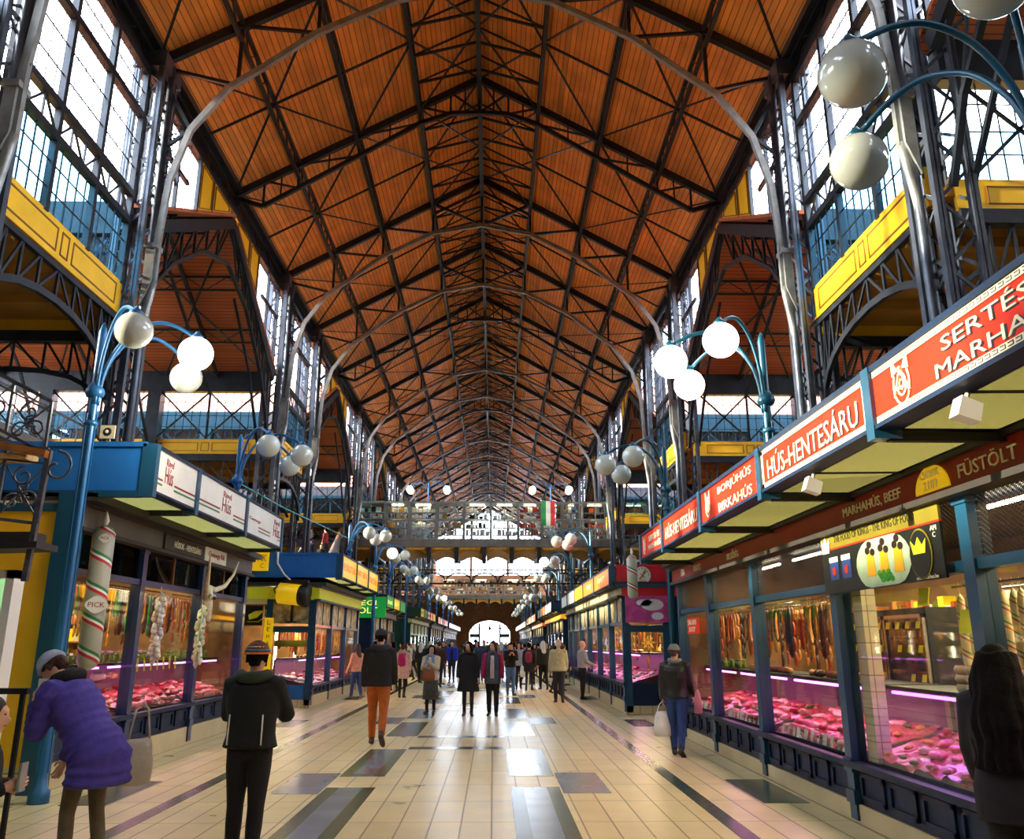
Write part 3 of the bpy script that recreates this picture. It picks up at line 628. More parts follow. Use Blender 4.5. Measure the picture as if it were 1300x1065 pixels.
class Stall:
    def __init__(s, label, side, xf, posts, zs, depth=3.4, post=BLUE, panel=DBLUE, plinth=.2, band=GREY, group='market stalls along the aisle', win=True, upper='glass', wall=BROWNI, light=60, lcol=(1, .78, .45), photo=None, base=None):
        """zs = sill, head, top of upper lights, top of band, sign bottom, sign top"""
        s.s = side; s.xf = xf; s.posts = posts; s.y0, s.y1 = posts[0], posts[-1]; s.zs = zs; s.D = depth; sill, head, up, bt, sb, stp = zs
        s.root = empty('market_stall', (side*xf, (s.y0+s.y1)/2, 0), label, 'market stall', group, kind='thing'); r = s.root
        X = s.X
        m = MB().box(X(-.03), s.y0-.04, 0, X(depth), s.y1+.04, plinth); part(m, 'plinth', CREAM, r)
        m = MB().box(X(0), s.y0, plinth, X(.1), s.y1, sill)
        for a, b in zip(posts, posts[1:]):
            n = max(2, round((b-a)/.62)); w = (b-a-.2)/n
            for k in range(n):
                p = a+.1+k*w+.05; q = p+w-.1
                for A in ((p, plinth+.05, q, plinth+.09), (p, sill-.13, q, sill-.09), (p, plinth+.05, p+.04, sill-.09), (q-.04, plinth+.05, q, sill-.09)): m.box(X(0), A[0], A[1], X(-.025), A[2], A[3])
        part(m, 'base_panel', panel, r)
        part(MB().box(X(-.09), s.y0-.03, sill-.06, X(.14), s.y1+.03, sill), 'sill', panel, r)
        for y in posts:
            m = MB().box(X(-.055), y-.08, plinth*.2, X(.10), y+.08, up+.02).box(X(-.075), y-.1, plinth, X(.0), y+.1, plinth+.12).box(X(-.075), y-.1, sill-.1, X(.0), y+.1, sill+.02).box(X(-.07), y-.1, up-.08, X(.0), y+.1, up)
            part(m, 'post', post, r)
        m = MB().box(X(-.03), s.y0, head, X(.08), s.y1, head+.08); part(m, 'transom', post, r)
        m = MB().box(X(-.12), s.y0-.1, up, X(.12), s.y1+.1, bt); s.band = part(m, 'header_band', band, r)
        part(MB().box(X(-.17), s.y0-.14, up-.03, X(-.0), s.y1+.14, up+.02).box(X(-.17), s.y0-.14, bt-.02, X(0), s.y1+.14, bt+.03), 'cornice', DARK if band is not LIME else BLUE, r)
        part(MB().box(X(-.3), s.y0-.15, bt+.03, X(depth), s.y1+.15, bt+.13), 'roof_board', DARK, r)
        for a, b in zip(posts, posts[1:]):
            part(MB().box(X(.02), a+.08, sill, X(.03), b-.08, head), 'window_pane', SHOPG, r)
            um = {'glass': DARKG, 'mesh': MESH, 'photo': photo or PHOTO}[upper]
            m = MB().box(X(.02), a+.08, head+.08, X(.035), b-.08, up)
            part(m, 'upper_light' if upper != 'photo' else 'picture_board', um, r)
            if upper != 'mesh': part(MB().box(X(.0), (a+b)/2-.02, head+.08, X(.05), (a+b)/2+.02, up), 'glazing_bar', post if upper != 'glass' else YLINE, r)
        part(MB().box(X(depth-.1), s.y0, plinth, X(depth), s.y1, bt), 'back_wall', wall, r)
        part(MB().box(X(.1), s.y0, plinth, X(depth-.1), s.y1, plinth+.03), 'floor_board', DARK, r)
        part(MB().box(X(.1), s.y1-.06, plinth+.03, X(depth-.1), s.y1, bt), 'far_side_wall', wall, r)
        area('stall_light', (X(depth*.5), (s.y0+s.y1)/2, bt-.15), 1.4, (s.y1-s.y0)*.9, 3.6*light*(s.y1-s.y0)/10, lcol).rotation_euler = (0, 0, 0)
        for a, b in zip(posts, posts[1:]):
            part(MB().tube([(X(1.3), a+.35, bt-.06), (X(1.3), b-.35, bt-.06)], .022, 6), 'tube_light', TUBE, r)
    def X(s, d): return s.s*(s.xf+d)
    def near_wall(s, m, z0=None, z1=None, name='near_side_wall'):
        z0 = z0 if z0 is not None else .2; z1 = z1 or s.zs[3]
        return part(MB().box(s.X(.1), s.y0, z0, s.X(s.D-.1), s.y0+.05, z1), name, m, s.root)
    def near_window(s, d0, d1, sill, head, panel, post, top):
        """glazed end that faces the viewer"""
        r = s.root; X = s.X; y = s.y0
        part(MB().box(X(-.0), y-.07, .2, X(d1+.1), y+.03, sill), 'end_base_panel', panel, r)
        part(MB().box(X(-.03), y-.1, 0, X(s.D), y-.0, .2), 'end_plinth', CREAM2, r)
        for d in (0, d1): part(MB().box(X(d-.02), y-.1, .05, X(d+.14), y+.02, top), 'post', post, r)
        part(MB().box(X(0), y-.14, head, X(d1+.16), y+.02, head+.16), 'end_transom', post, r)
        part(MB().box(X(.12), y-.03, sill, X(d1), y-.02, head), 'end_window_pane', SHOPG, r)
    def parapet(s, ov, mt, y0=None, y1=None, dd=None, name='parapet'):
        sb, stp = s.zs[4:]; y0 = s.y0-.1 if y0 is None else y0; y1 = s.y1 if y1 is None else y1
        return part(MB().box(s.X(-ov), y0, sb, s.X(dd or s.D), y1, stp).box(s.X(-ov-.03), y0-.03, stp-.03, s.X(dd or s.D), y1+.03, stp+.03), name, mt, s.root)
    def signs(s, ov, ys, mats, texts, frame=BLUE, gap=.12, tcol=CRM, soffit=True, depth=.14, ztop=None):
        """row of sign boxes along the aisle; texts: list of lists of (text, centre 0-1, height centre 0-1, height, width fraction, material)"""
        sb, stp = s.zs[4:]; X = s.X; r = s.root; h = stp-sb; right = (0, s.s*-1, 0)
        for i, (a, b) in enumerate(zip(ys, ys[1:])):
            a2, b2 = a+gap/2, b-gap/2
            o = part(MB().box(X(-ov-depth*.6), a2, sb+.03, X(-ov+depth*.4), b2, stp-.03), 'sign_box', mats[i % len(mats)], r)
            f = MB(); xa, xb = X(-ov-depth*.6-.02), X(-ov+depth*.4)
            f.box(xa, a2, stp-.03, xb, b2, stp+.01); f.box(xa, a2, sb-.0, xb, b2, sb+.03); part(f, 'sign_frame', DBLUE, o)
            part(MB().box(X(-ov-depth*.6-.03), b-gap/2, sb-.06, X(-ov+depth*.5), b+gap/2, stp+.01), 'sign_post', frame, r)
            if i == 0: part(MB().box(X(-ov-depth*.6-.03), a-gap/2, sb-.06, X(-ov+depth*.5), a+gap/2, stp+.01), 'sign_post', frame, r)
            for (tx, cy, cz, th, tw, tm) in (texts[i] if i < len(texts) else []):
                L = b2-a2; yc = (b2-cy*L) if s.s > 0 else (a2+cy*L); mb = MB()
                text_on(mb, tx, (X(-ov-depth*.6-.001), yc, sb+cz*h), th*h, tw*L, right, depth=.004, bold=.0)
                if mats[0] is RED:
                    sh = MB(); text_on(sh, tx, (X(-ov-depth*.6+.001), yc-.018*s.s, sb+cz*h-.010), th*h, tw*L, right, depth=.004); part(sh, 'letter_shadow', NIGHT, o)
                part(mb, 'lettering', tm, o, tx.replace('\n', ' ')+' lettering')
            if soffit: part(MB().box(X(-ov+depth*.4+.02), a2+.03, sb-.0, X(-.2), b2-.03, sb+.03), 'soffit_light', SOFFIT, r)
            part(MB().box(X(-ov), b-.03, sb-.07, X(-.1), b+.03, sb-.01), 'bracket_arm', DARK, r)
    def tricolor(s, ov, a, b, z, depth=.14):
        o = None
        for dz, m in ((.03, DKRED), (-.03, GRN)): part(MB().box(s.X(-ov-depth*.6), a, z+dz-.012, s.X(-ov-depth*.6-.004), b, z+dz+.012), 'stripe', m, s.root)
    def case(s, y0, y1, tube=TUBEP, tray=True, shelf=True, col=(1, .35, .65), e=9):
        """chilled display just behind the glass"""
        sill, head = s.zs[:2]; X = s.X; r = s.root; zc = sill+.66
        part(MB().prism([(X(.08), y0, sill-.02), (X(1.0), y0, sill+.24), (X(1.0), y0, sill-.3), (X(.08), y0, sill-.3)], (0, y1-y0, 0)), 'display_tray', TRAY, r)
        if shelf:
            part(MB().box(X(.35), y0, zc, X(1.0), y1, zc+.03), 'shelf', DARK, r)
            part(MB().box(X(1.0), y0, sill-.3, X(1.05), y1, zc), 'case_back', mat('case_back', '#7a5060', .4), r)
            part(MB().tube([(X(.38), y0+.08, zc-.03), (X(.38), y1-.08, zc-.03)], .016, 6), 'case_light', tube, r)
            area('case_light', (X(.5), (y0+y1)/2, zc-.05), .2, (y1-y0)*.9, (.75 if s.s > 0 else .8)*e*(y1-y0)/2.6, col)
    def bed(s, y0, y1, where, seed=0):
        """uncountable minced and sliced meat filling the tray"""
        rr = random.Random(seed); sill = s.zs[0]; nx, ny = 14, int((y1-y0)*16); vs = []; fs = []
        for i in range(nx+1):
            for j in range(ny+1):
                d = .12+.82*i/nx; vs.append((s.X(d), y0+(y1-y0)*j/ny, sill+(d-.08)*.283+.012+rr.uniform(0, .035)+.02*math.sin(j*.9+i*.5)))
        for i in range(nx):
            for j in range(ny): a = i*(ny+1)+j; f = (a, a+1, a+ny+2, a+ny+1); fs.append(f if s.s > 0 else f[::-1])
        o = MB().add(vs, fs, True).build('sliced_meat', BED); tag(o, 'bed of sliced and minced meat filling '+where, 'meat', None, 'stuff')
    def back_shelves(s, seed=0):
        rr = random.Random(seed); r = s.root; D = s.D-.12; m = {k: MB() for k in range(5)}; b = MB()
        for z in (.95, 1.3, 1.65, 2.0):
            b.box(s.X(D-.3), s.y0+.1, z, s.X(D), s.y1-.1, z+.03); y = s.y0+.15
            while y < s.y1-.35:
                w = rr.uniform(.06, .2); h = rr.uniform(.1, .28)
                if rr.random() < .85: m[rr.randrange(5)].box(s.X(D-.26), y, z+.03, s.X(D-.06), y+w, z+.03+h)
                y += w+.02
        part(b, 'back_shelf', WOOD, r)
        for k, mm in zip(range(5), (SAUS[2], CARDY, CARDW, SAUS[0], JAR)):
            if m[k].v: o = part(m[k], 'packed_goods', mm, r); o['kind'] = 'stuff'
# ---------------------------------------------------------------- goods
PROTO = {}
BED = mat('minced_meat', '#b8404e', .35, var=.75, vscale=26, coat=.3)
def proto(name, mb_fn, m):
    if name not in PROTO:
        me = mb_fn().mesh(name); me.materials.append(m); PROTO[name] = me
    return PROTO[name]
def put(kind, nm, me, loc, rot, sc, label, cat, group):
    o = bpy.data.objects.new(nm, me); COL.objects.link(o); o.location = loc; o.rotation_euler = rot
    o.scale = sc if isinstance(sc, (tuple, list)) else (sc, sc, sc); tag(o, label, cat, group, 'thing'); return o
def lump(seed):
    def f():
        rr = random.Random(seed); m = MB(); m.ball((0, 0, 0), .11, .075, .04, 10, 7, .18, rr); m.ball((.05, .02, .012), .06, .05, .034, 8, 6, .15, rr); return m
    return f
def salami():
    m = MB(); m.tube([(0, 0, 0), (0, 0, -.012), (0, 0, -.03), (0, 0, -.08), (0, 0, -.42), (0, 0, -.47), (0, 0, -.5)], [.004, .012, .022, .032, .033, .024, .006], 10); m.tube([(0, 0, 0), (0, 0, .07)], .003, 4); return m
def ring():
    m = MB(); pts = [(0, .07*math.sin(a), -.16-.15*math.cos(a)) for a in [PI*(.06+1.88*i/14)-0 for i in range(15)]]
    pts = [(0, .055*math.sin(a)*1.0, -.17-.17*math.cos(a)*-1 if False else -.18+.17*math.cos(a)) for a in [2*PI*(.03+.94*i/14) for i in range(15)]]
    m.tube(pts, .014, 6); m.tube([(0, 0, -.01), (0, 0, .06)], .003, 4); return m
def links():
    m = MB(); z = 0
    for k in range(4):
        m.tube([(0, 0, z), (.004, 0, z-.02), (.012, 0, z-.08), (.004, 0, z-.13), (0, 0, z-.15)], [.004, .016, .019, .016, .004], 8); z -= .15
    m.tube([(0, 0, 0), (0, 0, .05)], .003, 4); return m
def cluster():
    m = MB()
    for k in range(15):
        a = k*2.4; r = .055; z = -.06-k*.052; m.tube([(0, 0, z+.09), (r*math.cos(a)*.7, r*math.sin(a)*.7, z+.04), (r*math.cos(a), r*math.sin(a), z-.05), (r*math.cos(a)*.8, r*math.sin(a)*.8, z-.1)], [.006, .034, .036, .01], 8)
    m.tube([(0, 0, .1), (0, 0, -.85)], .006, 5); return m
def roll(): return MB().tube([(0, -.13, 0), (0, -.11, 0), (0, .11, 0), (0, .13, 0)], [.012, .038, .038, .012], 10)
def card(): return MB().prism([(-.0, -.045, 0), (.0, .045, 0), (.015, .045, .075), (.015, -.045, .075)], (.004, 0, 0))
def jar(): return MB().lathe((0, 0, 0), [(.035, 0), (.042, .012), (.042, .09), (.032, .105), (.036, .107), (.036, .125), (.0, .127)], 10)
def wrapm(base, i): return proto('%s%d' % (base, i), {'salami': salami, 'ring': ring, 'links': links, 'cluster': cluster}[base], 0)
def P_(name, fn, m):
    k = name+m.name
    if k not in PROTO: me = fn().mesh(name); me.materials.append(m); PROTO[k] = me
    return PROTO[k]
def stock(st, y0, y1, where, meat=24, hang=12, cards=8, top=8, mix=('salami', 'ring', 'links'), mats=None, topkind='roll', cardm=CARDW, rails=2, hz=None, toph=0):
    s = st.s; X = st.X; sill, head = st.zs[:2]; zc = sill+.66; face = 1 if s > 0 else -1
    L = y1-y0; hz = hz or head+.02
    if meat > 10: st.bed(y0, y1, where, int(y0*7))
    if meat:
        for k in range(meat):
            nr = 4; row = k % nr; c = (k//nr+.5)/math.ceil(meat/nr); d = .2+row*.2+R.uniform(-.03, .03); i = R.choice([0, 0, 1, 1, 2, 2, 3, 4, 5])
            put('meat', 'meat_cut', P_('lump%d' % (k % 3), lump(k % 3), MEATS[i]), (X(d), y0+.08+c*(L-.16)+R.uniform(-.03, .03), sill+.045+(d-.08)*.283+.01), (R.uniform(-.2, .2), R.uniform(-.2, .2)-s*-.27*0, R.uniform(0, 6)), R.uniform(.6, 1.1) if i < 4 else R.uniform(.4, .6),
                'raw meat cut in '+where, 'meat', 'raw meat in the tray of '+where)
    for k in range(cards):
        put('card', 'price_card', P_('card', card, cardm), (X(.12), y0+.12+(k+.5)*(L-.24)/cards, sill+.012), (0, 0, (PI if s < 0 else 0)+R.uniform(-.2, .2)), R.uniform(1.2, 1.6), 'small %s price card in %s' % ('yellow' if cardm is CARDY else 'white', where), 'price card', 'price cards of '+where)
    if top:
        for k in range(top):
            if topkind == 'roll':
                lay = k % 3; q = k//3; n = math.ceil(top/3); loc = (X(.48+.0*lay), y0+.2+(q+.5)*(L-.4)/n, zc+.07+lay*.072); rot = (0, 0, PI/2+R.uniform(-.1, .1)*0)
                put('r', 'salami_roll', P_('roll', roll, SPK if mats is None else mats[0]), loc, rot, (1, 1, 1), 'wrapped salami roll stacked in '+where, 'salami', 'salami rolls on the shelf of '+where)
            elif topkind == 'jar':
                put('j', 'pickle_jar', P_('jar', jar, JAR), (X(.5+.14*(k % 2)), y0+.15+(k+.5)*(L-.3)/top, zc+.03), (0, 0, 0), R.uniform(.9, 1.2), 'small pickle jar in '+where, 'jar', 'jars on the shelf of '+where)
            else:
                put('m', 'sausage_pile_piece', P_('roll', roll, R.choice(SAUS[:3])), (X(.5+R.uniform(-.05, .08)), y0+.15+(k+.5)*(L-.3)/top, zc+.07), (R.uniform(-.1, .1), 0, R.uniform(-.5, .5)), (1, 1, 1), 'short brown sausage on the shelf, '+where, 'sausage', 'sausages on the shelf of '+where)
    if hang:
        n = math.ceil(hang/rails)
        for q in range(rails):
            part(MB().tube([(X(.55+q*.45), y0+.05, hz+.0), (X(.55+q*.45), y1-.05, hz)], .012, 6), 'hanging_rail', STEEL, st.root)
        for k in range(hang):
            q = k % rails; c = (k//rails+.5)/n; b = R.choice(mix); mt = R.choice(mats or SAUS)
            fn = {'salami': salami, 'ring': ring, 'links': links}[b]
            put('h', {'salami': 'hanging_salami', 'ring': 'hanging_sausage_ring', 'links': 'hanging_sausage_string'}[b], P_(b, fn, mt), (X(.55+q*.45), y0+.1+c*(L-.2)+R.uniform(-.02, .02), hz-.06), (0, 0, R.uniform(-.5, .5) if b != 'salami' else R.uniform(0, 6)), R.uniform(1.05, 1.4),
                {'salami': 'thick salami', 'ring': 'looped sausage', 'links': 'sausage string'}[b]+' hanging in '+where, {'salami': 'salami', 'ring': 'sausage', 'links': 'sausages'}[b], 'hanging %s inside %s' % (b, where))
# ================================================================ right butcher's stall, red signs
RS = Stall("long blue butcher's stall with red meat signs nearest on the right", 1, 4.1, [.95, 3.7, 6.45, 9.15, 12.05, 14.6, 16.9], (.56, 2.16, 2.72, 2.98, 3.0, 3.42), band=BANDRED, upper='mesh', plinth=.18, light=75)
T2 = lambda a, b: [(a, .63, .67, .25, .5, CRM), (b, .63, .35, .25, .58, CRM)]
red_t = [T2('SERTÉS ÉS', 'MARHAHÚS'), [('HÚS-HENTESÁRU', .5, .5, .52, .86, CRM)], [('BORJÚHÚS', .62, .70, .3, .56, CRM), ('BIRKAHÚS', .62, .28, .3, .56, CRM)], [('HÚS-HENTESÁRU', .5, .5, .5, .88, CRM)], T2('SERTÉS ÉS', 'MARHAHÚS')]
VIOLT = mat('violet_tube_light', '#d8a0ff', .4, emit=7, emitcol='#a848ff')
RS.parapet(.84, DBLUE, .95, 15.3, 3.4)
RS.signs(.9, [.5, 3.1, 5.65, 8.2, 10.7, 13.2, 15.2], [RED], [[]]+red_t, soffit=True)
def emblem(st, ov, yc, zc, r, sx):
    """meat trader's emblem: ring, ears, crossed lines, in cream"""
    m = MB(); x = st.X(-ov-.09); Y, Z = (0, -1*st.s, 0), (0, 0, 1); n = 20
    for rr, t in ((r, .13), (r*.55, .12), (r*.25, .1)):
        pts = [(x, yc-st.s*rr*.85*math.cos(2*PI*i/n), zc+rr*math.sin(2*PI*i/n)) for i in range(n+1)]
        if rr == r: pts = pts[8:]+pts[1:3]
        m.tube(pts, r*t*.5, 5)
    for e in (-1, 1):
        m.prism([(x-.006, yc+e*r*.25, zc+r*.75), (x-.006, yc+e*r*.85, zc+r*1.5), (x-.006, yc+e*r*.9, zc+r*.6)], (.008, 0, 0))
    m.bar((x, yc-r*.8, zc-r*.5), (x, yc+r*.1, zc+r*.9), r*.16, r*.1); m.bar((x, yc+r*.8, zc-r*.5), (x, yc-r*.1, zc+r*.9), r*.16, r*.1); m.bar((x, yc-r*.7, zc-r*.15), (x, yc+r*.7, zc-r*.15), r*.14, r*.1)
    return part(m, 'emblem', CRM, st.root, 'round cream emblem with two ears')
for yc, r in ((5.18, .125), (10.3, .12), (14.85, .12)): emblem(RS, .9, yc, 3.19, r, 1)
# cream borders with a key pattern on the near signs
for a, b, key in ((3.1, 5.65, True), (5.65, 8.2, False)):
    m = MB(); x0 = RS.X(-.9-.086); 
    for z in (3.035, 3.345): m.box(x0, a+.07, z, x0-.006, b-.07, z+.04)
    if not key: m.box(x0, a+.07, 3.03, x0-.006, a+.12, 3.39); m.box(x0, b-.12, 3.03, x0-.006, b-.07, 3.39)
    part(m, 'sign_border', CRM, RS.root, 'cream border of the sign')
    if key:
        m = MB()
        for z in (3.04, 3.35):
            for k in range(34):
                y = a+.12+k*.07; m.box(x0-.006, y, z+.004, x0-.009, y+.05, z+.009); m.box(x0-.006, y, z+.009, x0-.009, y+.008, z+.028); m.box(x0-.006, y+.016, z+.022, x0-.009, y+.05, z+.028)
        part(m, 'key_pattern', GREY, RS.root, 'grey key pattern on the border')
for tx, yc, w in (('FÜSTÖLT', 5.9, .75), ('MARHAHÚS, BEEF', 7.85, 1.25), ('BELSŐSÉG', 12.6, .62), ('FÜSTÖLT', 14.85, .55), ('LIBA', 16.0, .3)):
    part(text_on(MB(), tx, (RS.X(-.125), yc, 2.86), .12, w, (0, -1, 0), depth=.004), 'lettering', CRM, RS.band, tx+' lettering')
m = MB(); pts = [(RS.X(-.13), 6.66+.27*math.cos(PI*i/14), 2.77+.2*math.sin(PI*i/14)) for i in range(15)]; m.prism(pts, (-.012, 0, 0)); dk = part(m, 'half_round_badge', SYEL, RS.band, 'yellow half round badge')
dk2 = MB(); text_on(dk2, 'CSARNOK', (RS.X(-.148), 6.66, 2.905), .06, .3, (0, -1, 0), depth=.003); text_on(dk2, '2109', (RS.X(-.148), 6.66, 2.82), .07, .22, (0, -1, 0), depth=.003); part(dk2, 'lettering', CRM, RS.band, 'CSARNOK 2109 lettering')
for i, (a, b) in enumerate(zip(RS.posts, RS.posts[1:])):
    if i == 0: continue
    RS.case(a+.09, b-.09, shelf=True, e=12, tube=VIOLT if i < 3 else TUBEP, col=(.7, .28, 1) if i == 2 else (1, .3, .6))
WH = ["the right stall's nearest window", "the right stall's window with the food banner", 'the right window beside the food banner', 'the right window behind the grey hatted shopper', "the right stall's last window by the salami shop sign"]
stock(RS, 3.8, 6.35, WH[0], 20, 22, 6, 9, ('salami',), [WRAPS], 'roll', CARDY)
stock(RS, 6.55, 9.05, WH[1], 32, 0, 0, 0)
stock(RS, 6.55, 7.95, WH[1], 0, 18, 0, 18, ('salami',), [WRAPS], 'roll', CARDY, hz=2.12)
stock(RS, 9.25, 11.95, WH[2], 40, 0, 12, 14, ('links',), SAUS[:3], 'pile', CARDW)
stock(RS, 10.3, 11.95, WH[2], 0, 22, 0, 0, ('links', 'ring', 'salami'), SAUS[:3], rails=1)
stock(RS, 12.15, 14.5, WH[3], 32, 40, 10, 14, ('links', 'ring', 'salami'), SAUS, 'pile', CARDW)
stock(RS, 14.7, 16.8, WH[4], 14, 20, 6, 8, ('links', 'ring'), SAUS, 'jar', CARDW)
# tall dark cooler with price cards behind the banner window
cl = empty('glass_door_cooler', (5.4, 10.6, .2), 'tall dark glass door cooler covered in small yellow cards inside the right stall', 'cooler', kind='thing')
part(MB().box(5.2, 9.6, .2, 5.7, 11.65, 2.02), 'cabinet', BLACK, cl)
for y in (9.62, 10.64):
    d = part(MB().box(5.16, y, .25, 5.2, y+.04, 1.95).box(5.16, y+.95, .25, 5.2, y+.99, 1.95).box(5.16, y, .25, 5.2, y+.99, .29).box(5.16, y, 1.91, 5.2, y+.99, 1.95), 'door', STEEL, cl)
    part(MB().box(5.175, y+.04, .29, 5.18, y+.95, 1.91), 'door_glass', SHOPG, d)
for z in (.95, 1.25, 1.55, 1.8):
    for k in range(8):
        if R.random() < .75: put('c', 'price_card', P_('card', card, CARDY), (5.135, 9.7+k*.25, z), (0, 0, 0), 1.0, 'small yellow price card stuck on the dark cooler in the right stall', 'price card', 'yellow cards on the cooler')
    for k in range(10): put('j', 'dark_salami', P_('roll', roll, SAUS[3]), (5.19, 9.7+k*.2, z-.1), (0, 0, 0), (.3, .6, .6), 'dark salami on a rack of the dark cooler', 'salami', 'dark salamis in the cooler')
for y, z, sc in ((6.95, 1.72, 2.4), (8.9, 1.9, 1.6), (7.6, 1.95, 2.0), (7.1, 1.12, 1.9), (6.85, 1.1, 1.8)):
    put('c', 'price_sign', P_('card', card, CARDY), (4.22, y, z), (0, 0, 0), sc, 'large yellow hand written price card at %s of the banner window' % {1.72: 'the middle right', 1.9: 'the upper left', 1.95: 'the top', 1.12: 'the lower middle', 1.1: 'the lower right'}[z], 'price sign', None)
part(MB().box(4.2, 8.82, .5, 4.34, 9.04, 2.16), 'tiled_pillar', TILEW, RS.root)
# food banner hung across the upper light
bn = empty('food_banner', (4.0, 7.93, 2.42), 'green and black food banner hung above the cooler window', 'banner', kind='thing')
OLIVE = mat('banner_olive', '#6c6416', .45, var=.1); PLATE = mat('plate_pale_green', '#a9c2a0', .4, var=.1); LEAF = mat('leaf_green', '#3a9a2c', .5)
part(MB().box(3.99, 6.68, 2.56, 4.01, 9.18, 2.74), 'olive_strip', OLIVE, bn); part(MB().box(3.988, 6.68, 2.545, 4.01, 9.18, 2.56), 'red_line', RED, bn); part(MB().box(3.99, 6.68, 2.12, 4.01, 9.18, 2.545), 'black_field', NIGHT, bn)
def disc(m, x, y, z, ry, rz, t=.004, n=24, z0=None):
    m.prism([(x, y+ry*math.cos(2*PI*i/n), max(z0 or -9, min(2.545 if z0 else 99, z+rz*math.sin(2*PI*i/n)))) for i in range(n)], (-t, 0, 0)); return m
part(disc(MB(), 3.988, 7.75, 2.33, .56, .26, z0=2.125), 'pale_plate', PLATE, bn)
m = MB(); 
for y in (7.42, 7.7, 7.98): m.prism([(3.983, y-.09, 2.22), (3.983, y+.09, 2.22), (3.983, y+.07, 2.42), (3.983, y-.07, 2.42)], (-.004, 0, 0))
part(m, 'golden_roll', mat('roll_gold', '#e0a818', .5), bn, 'three golden rolls on the plate')
m = MB()
for y in (7.42, 7.7, 7.98):
    for dy, dz in ((-.06, .0), (.05, .02), (0, .07)): disc(m, 3.98, y+dy, 2.43+dz, .045, .032)
part(m, 'berry', SAUS[3], bn, 'dark berries on the rolls')
m = MB()
for k in range(9): disc(m, 3.982, 7.58+.03*k, 2.18+.03*(k % 3), .04, .025)
part(m, 'herb', LEAF, bn)
m = disc(MB(), 3.984, 7.02, 2.33, .19, .20); part(m, 'oval_rim', OLIVE, bn); lg = part(disc(MB(), 3.978, 7.02, 2.33, .17, .185), 'oval_badge', NIGHT, bn)
part(MB().prism([(3.972, 6.92, 2.33), (3.972, 7.12, 2.33), (3.972, 7.15, 2.44), (3.972, 7.08, 2.39), (3.972, 7.02, 2.46), (3.972, 6.96, 2.39), (3.972, 6.89, 2.44)], (-.004, 0, 0)), 'crown', LIME, bn, 'yellow green crown mark')
part(MB().prism([(3.985, 8.95, 2.52), (3.985, 9.13, 2.52), (3.985, 9.15, 2.66), (3.985, 9.09, 2.61), (3.985, 9.04, 2.68), (3.985, 8.99, 2.61), (3.985, 8.93, 2.66)], (-.005, 0, 0)), 'crown', CRM, bn, 'cream crown mark')
for y in (8.86, 8.55):
    p = part(MB().box(3.984, y-.11, 2.25, 3.988, y+.11, 2.47), 'pack', mat('pack_blue', '#26407c', .4), bn, 'small blue pack'); part(MB().box(3.981, y-.11, 2.42, 3.984, y+.11, 2.47), 'pack_top', CARDW, bn); part(disc(MB(), 3.982, y, 2.33, .04, .04), 'pack_mark', RED, bn)
part(text_on(MB(), 'THE FOOD OF KINGS - THE KING OF FOOD', (3.989, 7.95, 2.64), .07, 1.75, (0, -1, 0), depth=.002), 'lettering', NIGHT, bn, 'THE FOOD OF KINGS - THE KING OF FOOD lettering')
part(text_on(MB(), 'www.marhas.hu', (3.986, 6.97, 2.145), .03, .36, (0, -1, 0), depth=.002), 'lettering', CRM, bn); part(text_on(MB(), 'AM\nC', (3.986, 6.78, 2.48), .09, .1, (0, -1, 0), depth=.002), 'lettering', CRM, bn)
part(text_on(MB(), 'SALAMI\nSHOP', (4.0, 15.6, 1.93), .2, .62, (0, -1, 0), depth=.004), 'lettering', CRM, RS.root); part(MB().box(4.01, 15.2, 1.8, 4.04, 16.0, 2.06), 'shop_board', RED, RS.root, 'small red SALAMI SHOP board')
RS.near_wall(BROWNI)
# small spotlights on arms below the signs
for y, w in ((4.62, 'below the emblem sign'), (7.05, 'below the second red sign')):
    e = empty('spotlight', (3.18, y, 2.92), 'small white spotlight on a thin arm '+w, 'spotlight', kind='thing')
    part(MB().bar((4.0, y, 2.99), (3.2, y, 2.98), .015), 'arm', BLACK, e); part(MB().prism([(3.10, y-.05, 2.84), (3.22, y-.05, 2.80), (3.25, y-.05, 2.90), (3.14, y-.05, 2.95)], (0, .1, 0)).tube([(3.18, y, 2.92), (3.2, y, 2.98)], .014, 6), 'lamp_head', WHITE, e)
# ================================================================ left stall, white signs
LS = Stall('dark blue butcher stall with white sign boxes nearest on the left', -1, 4.6, [11.05, 13.3, 16.05, 18.8], (.68, 2.46, 3.0, 3.3, 3.45, 4.05), band=GREY, upper='glass', plinth=.3, light=70, post=NAVY)
LS.parapet(.78, BRIGHTBLUE, 10.95, 18.0, 4.5)
M_ = DKRED
def rh(c): return [('Rivel', c, .76, .16, .17, M_), ('Hús', c, .48, .36, .19, M_)]
LS.signs(.84, [10.98, 12.62, 15.22, 17.85], [SWHITE], [rh(.3), rh(.57), rh(.86)+[('Csemege', .22, .5, .12, .3, M_)]])
for a, b in ((11.05, 11.28), (11.72, 12.55), (12.7, 13.75), (14.5, 15.14), (16.1, 16.95), (17.55, 17.8)): LS.tricolor(.84, a, b, 3.62)
part(MB().box(LS.X(.15), 10.93, .3, LS.X(3.3), 10.99, 3.2), 'yellow_end_wall', mat('ochre_wall', '#e6aa10', .6, var=.2, vscale=1.2), LS.root, 'plain yellow end wall')
part(MB().box(LS.X(-.08), 10.88, .0, LS.X(.17), 11.12, 3.45), 'corner_post', BLUE, LS.root); part(MB().box(LS.X(-.8), 10.9, 3.38, LS.X(4.4), 11.0, 3.46).box(LS.X(-.1), 10.9, 3.2, LS.X(4.4), 10.97, 3.3), 'end_cornice', BLUE, LS.root)
part(MB().box(LS.X(0), 10.96, .0, LS.X(3.4), 11.04, .3), 'end_plinth', CREAM2, LS.root)
